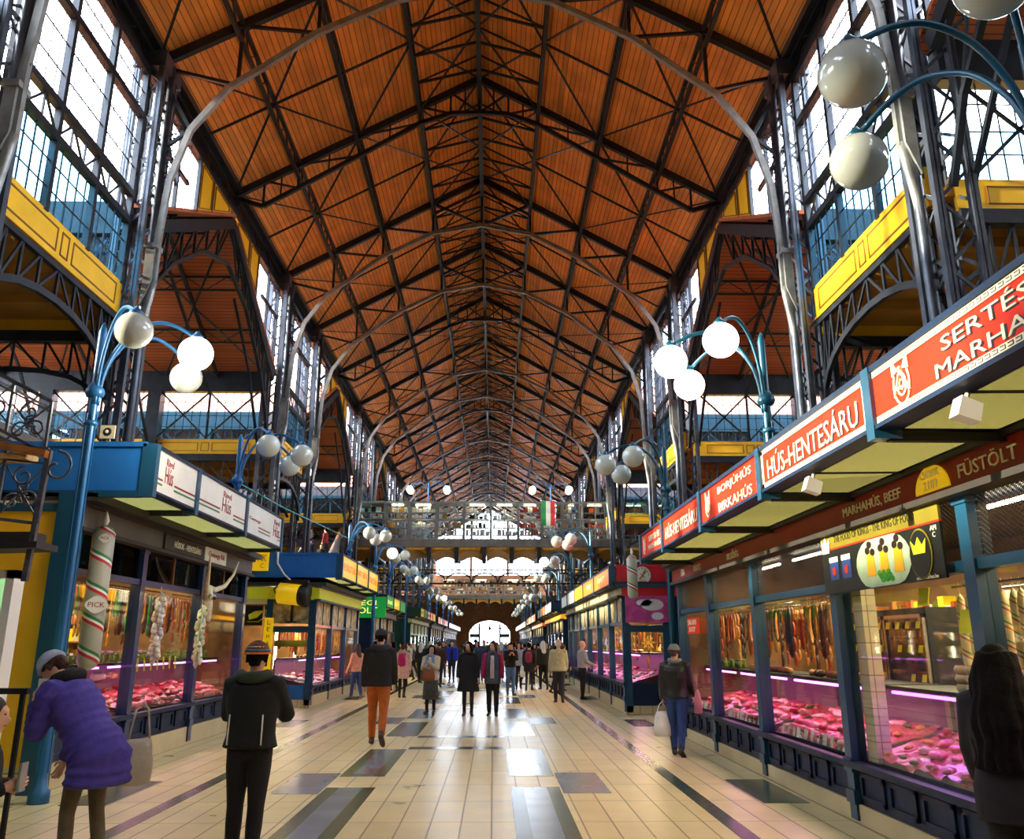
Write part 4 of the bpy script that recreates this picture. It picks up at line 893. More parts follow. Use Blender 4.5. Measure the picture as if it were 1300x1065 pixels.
o = part(MB().box(LS.X(-.13), 13.7, 3.03, LS.X(-.16), 15.6, 3.27), 'fascia_board', DARK, LS.root); part(text_on(MB(), 'HÚSOK - HENTESÁRU', (LS.X(-.165), 14.75, 3.15), .12, 1.3, (0, 1, 0), depth=.003), 'lettering', CRM, o)
o = part(MB().box(LS.X(-.13), 15.65, 3.03, LS.X(-.16), 16.9, 3.27), 'fascia_board', SWHITE, LS.root); part(text_on(MB(), 'Csemege Kft', (LS.X(-.165), 16.3, 3.15), .12, .95, (0, 1, 0), depth=.003), 'lettering', DKRED, o)
WL = ["the left stall's nearest window", 'the left window with hanging white salamis', "the left window behind the horned skull"]
for i, (a, b) in enumerate(zip(LS.posts, LS.posts[1:])):
    LS.case(a+.09, b-.09, e=10, col=(1, .45, .5)); stock(LS, a+.1, b-.1, WL[i], 28, 34, 0, 12, ('links', 'ring', 'salami'), [SAUS[2], SAUS[0], SAUS[1], GREENW], 'jar', CARDY)
for k in range(7): put('c', 'price_strip', P_('card', card, CARDY), (LS.X(.1), 13.85+k*.27, 1.24), (0, 0, PI), (1, .7, 2.6), 'narrow yellow price strip in a row across the left salami window', 'price strip', 'yellow strips across the left salami window')
for y, z, mt, lab in ((13.75, 2.35, WRAPB, 'bunch of white and blue wrapped salamis hanging on the first left post'), (15.75, 2.25, SPK, 'bunch of green and white wrapped salamis hanging left of the horned skull')):
    o = put('cl', 'salami_bunch', P_('cluster', cluster, mt), (LS.X(-.16), y, z), (0, 0, 0), 1.15, lab, 'salami bunch', None)
    if mt is SPK:
        m2 = MB()
        for k in range(15): a = k*2.4; m2.ball((.055*math.cos(a), .055*math.sin(a), -.06-k*.052), .03, .03, .035, 8, 6)
        q = m2.build('green_wrapper', GREENW, o)
# giant salami on a hook
def giant(x, y, zt, L, r, lab):
    e = empty('giant_salami', (x, y, zt), lab, 'display salami', kind='thing')
    m = MB(); m.tube([(0, 0, -.0), (0, 0, -.03), (0, 0, -.1), (0, 0, -L+.1), (0, 0, -L+.03), (0, 0, -L)], [.03, r*.7, r, r*.98, r*.7, .03], 20); m.build('body', WRAP, e)
    MB().tube([(0, 0, 0), (.01, 0, .06), (0, 0, .18)], [.02, .04, .008], 8).build('tied_end', SWHITE, e); return e
g = giant(-4.36, 11.35, 3.08, 1.75, .135, 'giant striped salami hanging at the corner of the left stall')
for z, w in ((-.98, .2), (-.17, .11)):
    d = V((1, -1.8, 0)).normalized(); rt = V((d.y*-1, d.x, 0)); rt = V((1.8, 1, 0)).normalized()*1
    m = MB(); n = 20; cc = d*(.137); pr = [cc+rt*(w*.62*math.cos(2*PI*i/n)*(1+.08*math.cos(8*PI*i/n)))+V((0, 0, z+w*.62*math.sin(2*PI*i/n)*(.8+.06*math.cos(8*PI*i/n)))) for i in range(n)]
    o = m.prism(pr, d*.008).build('label', SWHITE, g)
    t = MB(); text_on(t, 'PICK', cc+d*.0085+V((0, 0, z)), w*.3, w*.95, rt, depth=.003); t.build('lettering', DKRED, o)
# longhorn skull
e = empty('horned_skull', (-4.42, 15.9, 2.3), 'pale cattle skull with long curved horns on the left stall front', 'skull', kind='thing')
MB().tube([(0, 0, .32), (0, 0, .26), (.02, 0, .12), (.05, 0, -.08), (.06, 0, -.24), (.06, 0, -.3)], [(.06, .05), (.11, .075), (.115, .08), (.075, .06), (.055, .045), (.03, .03)], 12, ref=(0, 1, 0)).ball((.09, .1, .12), .04, .03, .05, 8, 6).ball((.09, -.1, .12), .04, .03, .05, 8, 6).build('skull', BONE, e)
for sg in (-1, 1): MB().tube([(0, sg*.06, .28), (.05, sg*.25, .25), (.14, sg*.5, .33), (.22, sg*.72, .55), (.26, sg*.85, .8)], [.05, .048, .038, .024, .006], 10).build('horn', BONE, e)
m = MB().ball((.11, .07, .1), .03, .022, .03, 8, 6).ball((.11, -.07, .1), .03, .022, .03, 8, 6); m.build('eye_socket', BLACK, e)
# horn loudspeaker on the parapet
e = empty('loudspeaker', (-4.3, 10.98, 4.12), 'small cream horn loudspeaker on the blue parapet of the left stall', 'loudspeaker', kind='thing')
m = MB(); fr_ = [(-.09, 0, -.03), (.09, 0, -.03), (.09, 0, .15), (-.09, 0, .15)]
m.box(-.09, -.06, .0, .09, -.03, .17).box(-.03, -.03, .04, .03, .1, .13).box(-.02, -.02, -.06, .02, .02, .02); m.build('housing', mat('speaker_cream', '#c4b898', .5), e); MB().ball((0, -.062, .085), .055, .012, .055, 14, 8).build('horn_mouth', BLACK, e); MB().ball((0, -.078, .085), .022, .01, .022, 10, 6).build('cone', SWHITE, e)
RS.back_shelves(3); LS.back_shelves(4)
# ================================================================ second pair of stalls
LK = Stall('blue corner stall with lime band and yellow sign boxes beyond the left stall', -1, 4.3, [24.95, 27.5, 30.1, 32.8], (.56, 2.05, 2.78, 3.12, 3.38, 4.02), band=LIME, upper='photo', plinth=.3, photo=PHOTO, depth=4.6, light=110, post=NAVY)
LK.parapet(.55, BRIGHTBLUE, 24.85, 32.9, 4.6); LK.signs(.6, [24.9, 27.6, 30.2, 32.8], [SYEL], [[('FELVÁGOTTAK', .5, .55, .4, .84, ORANGE)], [('SAJT TEJFÖL', .5, .55, .4, .84, ORANGE)], [('HENTESÁRU', .5, .55, .4, .84, ORANGE)]])
LK.near_window(0, 1.15, .56, 1.92, BRIGHTBLUE, BLUE, 2.78)
part(MB().box(LK.X(1.3), 24.9, .3, LK.X(4.5), 24.98, .8), 'end_base_panel', BRIGHTBLUE, LK.root)
part(MB().box(LK.X(1.25), 24.92, .8, LK.X(1.35), 25.0, 2.8), 'post', BLUE, LK.root)
part(MB().box(LK.X(0.1), 24.83, 2.8, LK.X(4.5), 24.95, 3.12), 'end_band', LIME, LK.root); part(MB().box(LK.X(.12), 24.9, 2.15, LK.X(1.2), 24.94, 2.75), 'picture_board', PHOTO, LK.root)
o = part(MB().box(LK.X(1.4), 24.88, 2.1, LK.X(3.6), 24.93, 2.62), 'leaf_board', NIGHT, LK.root, 'dark board with a green leaf'); part(MB().prism([(-6.05, 24.87, 2.25), (-5.85, 24.87, 2.3), (-5.65, 24.87, 2.5), (-5.9, 24.87, 2.48), (-6.08, 24.87, 2.38)], (0, -.01, 0)).tube([(-6.1, 24.87, 2.2), (-5.8, 24.87, 2.2), (-5.6, 24.87, 2.35), (-5.6, 24.87, 2.52)], .012, 5), 'leaf_mark', LIME, o)
part(MB().box(-6.9, 24.86, 2.66, -5.6, 24.9, 2.8), 'pale_board', mat('pale_lime', '#d8d79a', .5), LK.root)
o = part(MB().box(LK.X(1.06), 24.74, .95, LK.X(1.3), 24.78, 2.3), 'vertical_strip', SYEL, LK.root, 'narrow yellow upright strip'); t = MB()
for k, ch in enumerate('LEHAZAI'): text_on(t, ch, (LK.X(1.18), 24.738, 2.18-k*.18), .11, .08, (1, 0, 0), depth=.003)
part(t, 'lettering', NIGHT, o)
o = part(MB().box(-6.95, 24.72, 3.55, -5.62, 24.82, 4.15), 'yellow_sign', SYEL, LK.root, 'yellow FELVÁGOTTAK sign facing the viewer'); t = MB(); text_on(t, 'FELVÁGOTTAK', (-6.28, 24.715, 3.92), .24, 1.22, (1, 0, 0), depth=.004); text_on(t, 'C', (-5.78, 24.715, 3.68), .12, .09, (1, 0, 0), depth=.004); part(t, 'lettering', DKRED, o)
for i, (a, b) in enumerate(zip(LK.posts, LK.posts[1:])):
    LK.case(a+.09, b-.09, e=14, col=(1, .6, .6)); stock(LK, a+.1, b-.1, ['first', 'middle', 'last'][i]+' aisle window of the yellow signed stall', 9, 10, 0, 5, ('links', 'ring', 'salami'), [SAUS[2], SAUS[0]], 'pile', CARDW)
    part(MB().tube([(LK.X(1.3), (a+b)/2, .95), (LK.X(1.3), (a+b)/2, 2.0)], .035, 6), 'upright_tube', TUBE, LK.root)
part(MB().box(LK.X(.15), 25.05, .3, LK.X(1.1), 25.6, .62), 'end_counter', WHITE, LK.root)
for k in range(7): put('b', 'bakery_bag', P_('lumpb', lump(4), CARDW), (LK.X(.25+k*.13), 25.25+.1*(k % 2), .68+.02*k), (0, 0, k), 1.2, 'white wrapped parcel in the corner window of the yellow signed stall', 'parcel', 'parcels in the left corner window')
part(MB().box(LK.X(.14), 25.3, 1.55, LK.X(1.12), 25.6, 1.72), 'menu_shelf', OLIVE, LK.root)
e = empty('yellow_drum', (-4.85, 24.7, 2.55), 'yellow drum shaped blower with black mouth on the corner stall canopy', 'blower', kind='thing')
MB().tube([(-.42, 0, .4), (-.38, 0, .4), (.18, -.1, .34), (.22, -.1, .34)], [.2, .28, .28, .2], 18).build('drum', SYEL, e); MB().tube([(.16, -.1, .345), (.42, -.13, .31), (.44, -.13, .31)], [.26, .3, .2], 18).build('mouth', BLACK, e)
MB().box(-.3, -.22, .66, .4, .1, .74).build('lid', BLACK, e); MB().tube([(-.45, 0, .3), (-.55, 0, .5), (-.3, 0, .72)], .02, 6).tube([(0, -.05, .1), (0, -.05, -.36)], .04, 6).box(-.15, -.12, -.38, .15, .05, -.34).build('stand', BLACK, e)
MB().tube([(-.1, 0, .72), (-.3, 0, .9), (-.5, .0, 1.2), (-.5, -.02, 1.5)], .025, 6).build('pale_hose', SWHITE, e)
RK = Stall('blue stall with crimson fascia and orange sign boxes beyond the right passage', 1, 3.82, [22.45, 25.1, 27.9, 30.8, 33.6, 36.4, 38.6], (.72, 2.08, 2.76, 2.98, 3.03, 3.5), band=PHOTO, upper='photo', plinth=.3, photo=PHOTO, depth=4, light=90)
RK.parapet(.16, MAROON, 22.35, 38.6, 4.0); RK.signs(.24, [22.45, 26.0, 29.2, 32.3, 35.5, 38.6], [ORANGE, ORANGE, WARMY, SWHITE, SWHITE], [[('SAJT', .5, .5, .3, .4, CRM)], [('TEJ', .5, .5, .3, .4, CRM)], [], [('HAL', .5, .5, .3, .3, GRN)]], soffit=True)
RK.near_window(0, .95, .72, 1.9, DBLUE, BLUE, 2.1); part(MB().box(RK.X(.95), 22.36, .3, RK.X(3.9), 22.44, 3.0), 'end_wall', DBLUE, RK.root)
part(MB().box(RK.X(-.05), 22.28, 2.76, RK.X(4.0), 22.36, 2.98), 'end_band', MAROON, RK.root); part(MB().box(RK.X(-.2), 22.24, 2.97, RK.X(4.0), 22.36, 3.06), 'end_cornice', BLUE, RK.root)
o = part(MB().box(RK.X(.02), 22.24, 2.13, RK.X(1.1), 22.3, 2.76), 'pink_poster', PHOTOP, RK.root, 'magenta poster of white and pink dishes')
for x, z, rx, rz, mt in ((4.15, 2.3, .16, .13, 'p'), (4.5, 2.55, .28, .14, 'w'), (4.62, 2.28, .15, .09, 'w'), (4.3, 2.6, .2, .08, 'w')):
    q = MB(); q.prism([(x+rx*math.cos(2*PI*i/20), 22.238, z+rz*math.sin(2*PI*i/20)) for i in range(20)], (0, -.006, 0)); part(q, 'dish_picture', mat('dish_white', '#cfd6e4', .4) if mt == 'w' else mat('dish_magenta', '#b03a86', .4), o)
n = 28; rc = RK.X(.46); m = MB(); m.prism([(4.3+.21*math.cos(2*PI*i/n), 22.335, 3.27+.21*math.sin(2*PI*i/n)) for i in range(n)], (0, -.02, 0)); o = part(m, 'round_badge', SWHITE, RK.root, 'round white badge on the crimson fascia')
t = MB()
for k, ch in enumerate('CSARNOK'):
    a = PI*(1.0-.02-k/6*.96); text_on(t, ch, (4.3+.165*math.cos(a), 22.312, 3.27+.165*math.sin(a)), .05, .04, (1, 0, 0), depth=.002)
text_on(t, 'VÁSÁR', (4.3, 22.312, 3.12), .05, .2, (1, 0, 0), depth=.002); part(t, 'lettering', NIGHT, o)
part(MB().bar((4.22, 22.31, 3.17), (4.40, 22.31, 3.37), .035, .01, (0, 1, 0)).bar((4.24, 22.31, 3.30), (4.36, 22.31, 3.22), .02, .01, (0, 1, 0)).prism([(4.3, 22.31, 3.3), (4.36, 22.31, 3.34), (4.38, 22.31, 3.4), (4.32, 22.31, 3.36)], (0, -.01, 0)), 'badge_mark', mat('badge_gold', '#a88a2a', .5), o)
for i, (a, b) in enumerate(zip(RK.posts, RK.posts[1:])):
    RK.case(a+.09, b-.09, e=14); stock(RK, a+.1, b-.1, '%s aisle window of the crimson stall' % ['first', 'second', 'third', 'fourth', 'fifth', 'last'][i], 9 if i < 3 else 6, 8, 0, 4 if i < 3 else 0, ('links', 'ring'), SAUS, 'pile', CARDW)
part(MB().bar((3.98, 22.4, 3.9), (3.98, 21.9, 3.9), .03).bar((3.98, 22.36, 3.45), (3.98, 22.36, 3.9), .03), 'hook_arm', IRON, RK.root)
giant(3.98, 21.9, 3.72, 1.05, .13, "giant striped salami hanging at the corner of the crimson fronted stall")
LK.back_shelves(5); RK.back_shelves(6)
# star in the end window
e = empty('straw_star', (4.45, 22.75, 1.65), 'golden straw star hanging in the corner window of the crimson stall', 'star', kind='thing')
m = MB()
for k in range(8): a = PI*k/4; m.bar((0, 0, 0), (.17*math.cos(a), 0, .17*math.sin(a)), .03, .02); m.bar((.17*math.cos(a), 0, .17*math.sin(a)), (.09*math.cos(a+PI/8), 0, .09*math.sin(a+PI/8)), .02, .02)
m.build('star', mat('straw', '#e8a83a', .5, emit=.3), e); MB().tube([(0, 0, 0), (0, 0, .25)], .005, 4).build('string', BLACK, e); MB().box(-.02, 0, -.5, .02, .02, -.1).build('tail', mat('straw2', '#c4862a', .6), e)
area('corner_light', (4.4, 23.2, 2.0), .6, .6, 12, (1, .75, .35)); area('corner_light', (-4.8, 25.5, 1.9), .6, .6, 14, (1, .85, .6))
for k in range(14): put('t', 'wrapped_treat', P_('roll', roll, SPK), (4.05+.055*k, 22.75+.12*(k % 2), .82+.03*(k % 5)), (0, 0, .5), .6, 'wrapped roll heaped in the corner window of the crimson stall', 'roll', 'rolls in the right corner window')
# ================================================================ stalls farther down the hall
def far_stall(side, y0, y1, xf, lab, band, signm, post, photo, n=None, par=DBLUE, wall=BROWNI, txt=None, tc=CRM):
    k = n or max(3, round((y1-y0)/2.8)); ps = [y0+(y1-y0)*i/k for i in range(k+1)]
    st = Stall(lab, side, xf, ps, (.65, 2.1, 2.75, 3.0, 3.1, 3.6), band=band, upper='photo', photo=photo, post=post, depth=3.8, light=120, plinth=.3, wall=wall)
    st.parapet(.45, par, y0-.1, y1, 3.8); st.signs(.5, ps, signm, [[(t, .5, .5, .34, .7, tc)] for t in (txt or [])], frame=post)
    st.near_wall(par, .3); return st
DG = mat('dark_green_paint', '#0f4030', .35, var=.1); TEALW = mat('sign_teal', '#3f9a6a', .4)
f1 = far_stall(-1, 38.2, 46.5, 4.5, 'dark stall with a green sign beyond the yellow signed left stall', DG, [SGREEN, SYEL], DBLUE, PHOTO, 3, txt=['ZÖLDSÉG', 'BOLT'], tc=LETY)
o = part(MB().box(-6.0, 37.9, 2.65, -3.9, 38.0, 3.5), 'green_sign', SGREEN, f1.root, 'green ÉGI BOLT sign facing the viewer'); part(text_on(text_on(MB(), 'RÉGI', (-4.75, 37.89, 3.28), .25, .9, (1, 0, 0)), 'BOLT', (-4.75, 37.89, 2.95), .25, 1.0, (1, 0, 0)), 'lettering', LETY, o)
f2 = far_stall(-1, 52.5, 66, 4.2, 'stall with pale green picture boards on the left near the bridge', PHOTOG, [LIME, TEALW, SWHITE, ORANGE], DG, PHOTOG, 5, DG, txt=['SAJT', 'TEJ', 'TÚRÓ', 'VAJ'], tc=DKRED)
f3 = far_stall(-1, 71, 86, 4.3, 'stall with orange and white signs farther down on the left', GREY, [ORANGE, SWHITE, MAROON], DBLUE, PHOTO, 5)
f4 = far_stall(-1, 91, 122, 4.4, 'last long stall on the left before the end wall', GREY, [SWHITE, SYEL], DBLUE, PHOTO, 8)
f5 = far_stall(1, 44, 58, 4.0, 'stall with white and amber signs beyond the crimson stall', WARMY, [SWHITE, SWHITE, ORANGE], DBLUE, PHOTO, 5)
f6 = far_stall(1, 63, 80, 4.1, 'stall with orange signs midway down on the right', ORANGE, [ORANGE, SWHITE], DBLUE, PHOTO, 6)
f7 = far_stall(1, 85, 122, 4.2, 'last long stall on the right before the end wall', GREY, [WARMY, SWHITE], DBLUE, PHOTO, 9)
for st, nm in ((f1, 'the dark green signed stall'), (f2, 'the pale green stall'), (f5, 'the amber stall')):
    for i, (a, b) in enumerate(zip(st.posts, st.posts[1:])): stock(st, a+.1, b-.1, 'window %s of %s' % (['one', 'two', 'three', 'four', 'five', 'six'][i], nm), 0, 5, 0, 0, ('links', 'ring', 'salami'), SAUS[:3], rails=1)
# ================================================================ LAMPS
def lamp_meshes(mt):
    r = MB(); z0 = 0
    return r
def lamp(side, x, y, zb, label, lit=(0, 0, 0), mt=LAMPBLUE, angs=(-50, -4, 52), r=1.2, n=14):
    e = empty('street_lamp', (x, y, zb), label, 'lamp', 'three globe lamps along the stalls', kind='thing'); H = 5.45-zb
    m = MB(); m.lathe((0, 0, 0), [(.11, 0), (.11, .12), (.075, .16), (.06, .3), (.055, H-1.15), (.05, H-.9), (.05, H-.1), (.03, H-.02), (.006, H+.03)], 12)
    for k in range(6): a = k*PI/3; m.bar((.062*math.cos(a), .062*math.sin(a), .3), (.058*math.cos(a), .058*math.sin(a), H-1.15), .016)
    m.build('post', mt, e)
    MB().lathe((0, 0, H-.95), [(.06, 0), (.10, .03), (.115, .07), (.10, .12), (.075, .15), (.06, .19)], 14).lathe((0, 0, H-1.3), [(.06, 0), (.085, .03), (.06, .07)], 12).build('collar', mt, e)
    for k, A in enumerate(angs):
        a = math.radians(A); d = V((-side*math.cos(a), math.sin(a), 0)); z = lambda q: V((0, 0, q-zb))
        pts = [d*.05+z(4.42), d*.07+z(4.75), d*.16+z(5.05), d*.36+z(5.33), d*.64+z(5.46), d*.9+z(5.42), d*(r-.06)+z(5.29)]
        # smooth
        sm = []; q = [pts[0]]+pts+[pts[-1]]
        for i in range(1, len(q)-2):
            for t in (0, .25, .5, .75): sm.append(.5*((2*q[i])+(q[i+1]-q[i-1])*t+(2*q[i-1]-5*q[i]+4*q[i+1]-q[i+2])*t*t+(3*q[i]-q[i-1]-3*q[i+1]+q[i+2])*t**3))
        sm.append(pts[-1]); MB().tube(sm, .024, 8).build('arm', mt, e)
        c = d*r+z(5.05); MB().lathe(c+V((0, 0, .185)), [(.075, 0), (.08, .03), (.04, .07), (.02, .1)], 12).build('globe_holder', mt, e)
        g = MB().ball(c, .21, n=24 if y < 20 else 14, m=16 if y < 20 else 9).build('globe', GLOBEL if lit[k] else GLOBE, e)
        if lit[k]: g['label'] = 'glowing globe'
    return e
LP = [(1, 4.0, 4.75, 3.43, (0, 0, 0), LAMPTEAL, 'nearest on the right, above the emblem sign'), (1, 4.0, 10.6, 3.43, (1, 1, 1), LAMPTEAL, 'with lit globes above the middle of the right stall'), (1, 4.0, 17.3, 0, (0, 0, 0), LAMPTEAL, 'at the far end of the right stall'),
      (1, 4.0, 31.2, 3.5, (0, 0, 0), LAMPTEAL, 'on the crimson stall'), (1, 4.0, 39.3, 0, (0, 1, 0), LAMPTEAL, 'just past the crimson stall'), (1, 4.2, 49.5, 3.6, (0, 0, 0), LAMPTEAL, 'on the amber stall'), (1, 4.2, 60.5, 0, (0, 0, 0), LAMPTEAL, 'under the bridge on the right'),
      (-1, -4.28, 10.4, 0, (0, 1, 0), LAMPBLUE, 'nearest on the left beside the yellow wall'), (-1, -4.25, 16.5, 4.06, (0, 0, 0), LAMPBLUE, 'on the far half of the left stall'), (-1, -4.2, 29.6, 4.03, (0, 0, 0), LAMPBLUE, 'on the yellow signed left stall'),
      (-1, -4.2, 36.3, 0, (1, 0, 0), LAMPBLUE, 'just past the yellow signed stall'), (-1, -4.5, 44.0, 3.6, (0, 0, 0), LAMPBLUE, 'on the green signed stall'), (-1, -4.4, 51.5, 0, (0, 0, 0), LAMPBLUE, 'just before the bridge on the left')]
for y in (70, 79, 89, 98, 108, 117): LP.append((1, 4.3, y, 3.6 if not 80 < y < 85 else 0, (0, 0, 0), LAMPTEAL, '%s past the bridge on the right' % ['first', 'second', 'third', 'fourth', 'fifth', 'last'][(70, 79, 89, 98, 108, 117).index(y)]))
for y in (62, 72, 81, 92, 102, 112): LP.append((-1, -4.5, y, 3.6, (0, y == 72, 0), LAMPBLUE, '%s past the bridge on the left' % ['first', 'second', 'third', 'fourth', 'fifth', 'last'][(62, 72, 81, 92, 102, 112).index(y)]))
for s_, x, y, zb, lit, mt, where in LP: lamp(s_, x, y, zb, 'blue three globe lamp '+where, lit, mt)
for i, (x, y, z) in enumerate([(-4.28+.9*.0+1.2, 10.3, 5.05), (2.85, 10.6, 5.05)]):
    d = bpy.data.lights.new('globe_light', 'POINT'); d.energy = 60; d.color = (1, .9, .7); d.shadow_soft_size = .22
    o = bpy.data.objects.new('globe_light', d); COL.objects.link(o); o.location = (x, y-.0, z-.5)
tag(MB().tube([(-4.25, 16.5, 4.55), (-3.9, 19, 4.42), (-3.6, 22, 4.4), (-3.5, 26, 4.5), (-4.2, 29.5, 4.6)], .012, 5).build('cable', mat('teal_cable', '#58b0b0', .5)), 'thin teal cable strung between the left lamp posts', 'cable', kind='thing')
# ================================================================ BRIDGE, GALLERIES AND STAIRS
STONE = mat('bridge_stone', '#6b665c', .7, var=.25, vscale=2); OCH = mat('ochre_arch', '#c9962a', .6, var=.2); VIT = mat('vitrine_frame', '#8d9088', .4, .4)
LINEN = mat('white_linen', '#e9e9e4', .8, var=.1, vscale=5)
def rail_panel(m, a, b, z0, z1, n=None):
    """ornamental wrought iron panel between two points"""
    a, b = V((a[0], a[1], 0)), V((b[0], b[1], 0)); L = (b-a).length; d = (b-a).normalized(); Z = V((0, 0, 1)); h = z1-z0
    m.bar(a+Z*z1, b+Z*z1, .07, .05); m.bar(a+Z*z0, b+Z*z0, .04); m.bar(a+Z*(z1-.18*h), b+Z*(z1-.18*h), .025)
    n = n or max(1, round(L/.8)); w = L/n
    for k in range(n):
        c = a+d*(w*(k+.5)); m.bar(a+d*(w*k)+Z*z0, a+d*(w*k)+Z*z1, .03)
        m.scroll(c-d*w*.22+Z*(z0+.32*h), d, Z, w*.24, 1.2, .011, 10, 0, 1); m.scroll(c+d*w*.22+Z*(z0+.32*h), d, Z, w*.24, 1.2, .011, 10, PI, -1)
        m.scroll(c+Z*(z0+.62*h), d, Z, w*.2, 1.3, .011, 10, PI/2, 1); m.bar(c-d*w*.5+Z*z0, c+Z*(z1-.2*h), .016); m.bar(c+d*w*.5+Z*z0, c+Z*(z1-.2*h), .016)
def bridge(y0, y1, x0, x1, name, lab, shops=True):
    e = empty('gallery_bridge', ((x0+x1)/2, y0, 0), lab, 'bridge', kind='thing')
    part(MB().box(x0, y0, 7.28, x1, y1, 7.75), 'deck', STONE, e)
    m = MB(); rail_panel(m, (x0, y0+.06), (x1, y0+.06), 7.78, 9.0, int((x1-x0)/.85)); part(m, 'railing', IRON2, e)
    m = MB(); rail_panel(m, (x0, y1-.06), (x1, y1-.06), 7.78, 9.0, int((x1-x0)/1.7)); part(m, 'railing', IRON3, e)
    b = MB(); o = MB(); n = round((x1-x0)/1.72); w = (x1-x0)/n
    for k in range(n+1):
        x = x0+k*w; b.box(x-.09, y0+.02, 6.75, x+.09, y1-.02, 7.28); b.box(x-.13, y0-.0, 6.3, x+.13, y0+.25, 7.28)
    for k in range(n):
        x = x0+k*w+.13; W2 = w-.26; N = 10
        for i in range(N):
            p, q = x+W2*i/N, x+W2*(i+1)/N; zz = lambda t: 6.85+.28*math.sin(PI*t)
            o.prism([(p, y0+.3, zz(i/N)), (q, y0+.3, zz((i+1)/N)), (q, y0+.3, 7.28), (p, y0+.3, 7.28)], (0, y1-y0-.6, 0))
        o.box(x+.12, y0+.05, 7.12, x+W2-.12, y0+.12, 7.26)
    part(b, 'joist', IRON, e); part(o, 'ochre_vault', OCH, e)
    m = MB()
    k = 0; xx = -XC+.3
    nn = 9; ww = (2*XC-.6)/nn
    for i in range(nn): arch_truss(m, (xx+i*ww, y1+.02), (xx+(i+1)*ww, y1+.02), 6.35, 5.5, 6.15, 6, .06); m.bar((xx+i*ww, y1+.02, 5.45), (xx+(i+1)*ww, y1+.02, 5.45), .1)
    part(m, 'arcade_truss', IRON, e)
    return e
bridge(54.5, 60.2, -13.5, 13.5, 'b', 'long stone and iron gallery bridge crossing the hall with scrolled railings')
def vitrine(x0, x1, y, z0, z1, lab, seed, goods):
    r = random.Random(seed); e = empty('souvenir_stall', ((x0+x1)/2, y, z0), lab, 'souvenir stall', 'glazed souvenir stalls on the bridge', kind='thing')
    m = MB(); 
    for x in (x0, x1): m.box(x-.04, y, z0, x+.04, y+.08, z1); m.box(x-.03, y+1.2, z0, x+.03, y+1.26, z1)
    m.box(x0, y-.02, z1-.12, x1, y+1.3, z1); m.box(x0, y, z0+1.15, x1, y+.06, z0+1.2); m.box((x0+x1)/2-.02, y, z0, (x0+x1)/2+.02, y+.05, z1)
    part(m, 'frame', VIT, e); part(MB().box(x0, y+.03, z0+.1, x1, y+.035, z1-.12), 'pane', SHOPG, e); (part(MB().tube([(x0+.35, y+.3, z1-.2), (x1-.35, y+.3, z1-.2)], .025, 6).tube([(x0+.35, y+.3, z0+1.2), (x1-.35, y+.3, z0+1.2)], .015, 6), 'tube_light', TUBE, e) if seed not in (0, 3, 31, 33) else None)
    for k, z in enumerate((.35, .8, 1.3, 1.75)):
        o = part(MB().box(x0+.06, y+.35, z0+z, x1-.06, y+.8, z0+z+.025), 'shelf', SHELF, e)
    m = {g: MB() for g in goods}
    for z in (.375, .825, 1.325, 1.775):
        x = x0+.1
        while x < x1-.3:
            w = r.uniform(.12, .3); g = r.choice(goods); h = r.uniform(.18, .36)
            if r.random() < .88: m[g].box(x, y+.42, z0+z, x+w, y+.7, z0+z+h)
            x += w+.04
    for g, mb in m.items():
        if mb.v: o = part(mb, 'folded_goods', MATS[g], e); o['kind'] = 'stuff'
    return e
mat('cloth_red', '#a82a22', .8); mat('cloth_blue', '#2c3f8a', .8); mat('cloth_ochre', '#c4903a', .8); mat('cloth_black', '#1c1a1c', .8); mat('cloth_orange', '#d8551a', .8)
VX = [-8.0, -6.2, -4.7, -3.0, -1.3, .4, 2.1, 3.6, 4.9, 6.0]
PAL = [['cloth_black', 'white_linen'], ['white_linen', 'cloth_ochre'], ['white_linen'], ['white_linen', 'cloth_ochre'], ['white_linen', 'cloth_black'], ['white_linen'], ['white_linen', 'cloth_red'], ['white_linen', 'cloth_red'], ['cloth_ochre', 'cloth_blue', 'white_linen']]
for i, (a, b) in enumerate(zip(VX, VX[1:])): vitrine(a+.03, b-.03, 55.0, 7.75, 10.15, 'glazed souvenir stall on the bridge, %s from its left end' % ['first', 'second', 'third', 'fourth', 'fifth', 'sixth', 'seventh', 'eighth', 'ninth'][i], i, PAL[i])
for i, (a, b) in enumerate([(6.15, 7.7), (8.6, 10.2), (10.3, 11.8)]): vitrine(a, b, 55.0, 7.75, 10.15, 'souvenir stall with orange and dark goods at the bridge\'s right end, %s' % ['inner', 'middle', 'outer'][i], 20+i, ['cloth_orange', 'cloth_red', 'cloth_black'])
fx = 3.95
e = empty('national_flag', (fx, 54.42, 7.76), 'green white and red striped flag hanging on the bridge railing', 'flag', kind='thing')
for k, (m_, nm) in enumerate(((mat('flag_green', '#1f8a46', .7), 'green_stripe'), (SWHITE, 'white_stripe'), (mat('flag_red', '#d22a30', .7), 'red_stripe'))):
    m = MB(); 
    for j in range(4):
        z1, z0 = 10.1-j*.38, 10.1-(j+1)*.38; y = 54.40+.02*(j % 2); m.prism([(fx-.42+k*.28, y, z0), (fx-.14+k*.28, y, z0), (fx-.14+k*.28, 54.40+.02*((j+1) % 2), z1), (fx-.42+k*.28, 54.40+.02*((j+1) % 2), z1)], (0, .01, 0))
    part(m, nm, m_, e)
part(MB().tube([(fx-.5, 54.42, 10.12), (fx+.5, 54.42, 10.12)], .02, 6).tube([(fx+.45, 54.42, 7.8), (fx+.45, 54.42, 10.12)], .02, 6).bar((fx+.45, 54.40, 8.95), (fx+.45, 54.62, 8.95), .05).bar((fx-.45, 54.40, 8.95), (fx-.45, 54.62, 8.95), .05), 'flag_pole', STEEL, e)
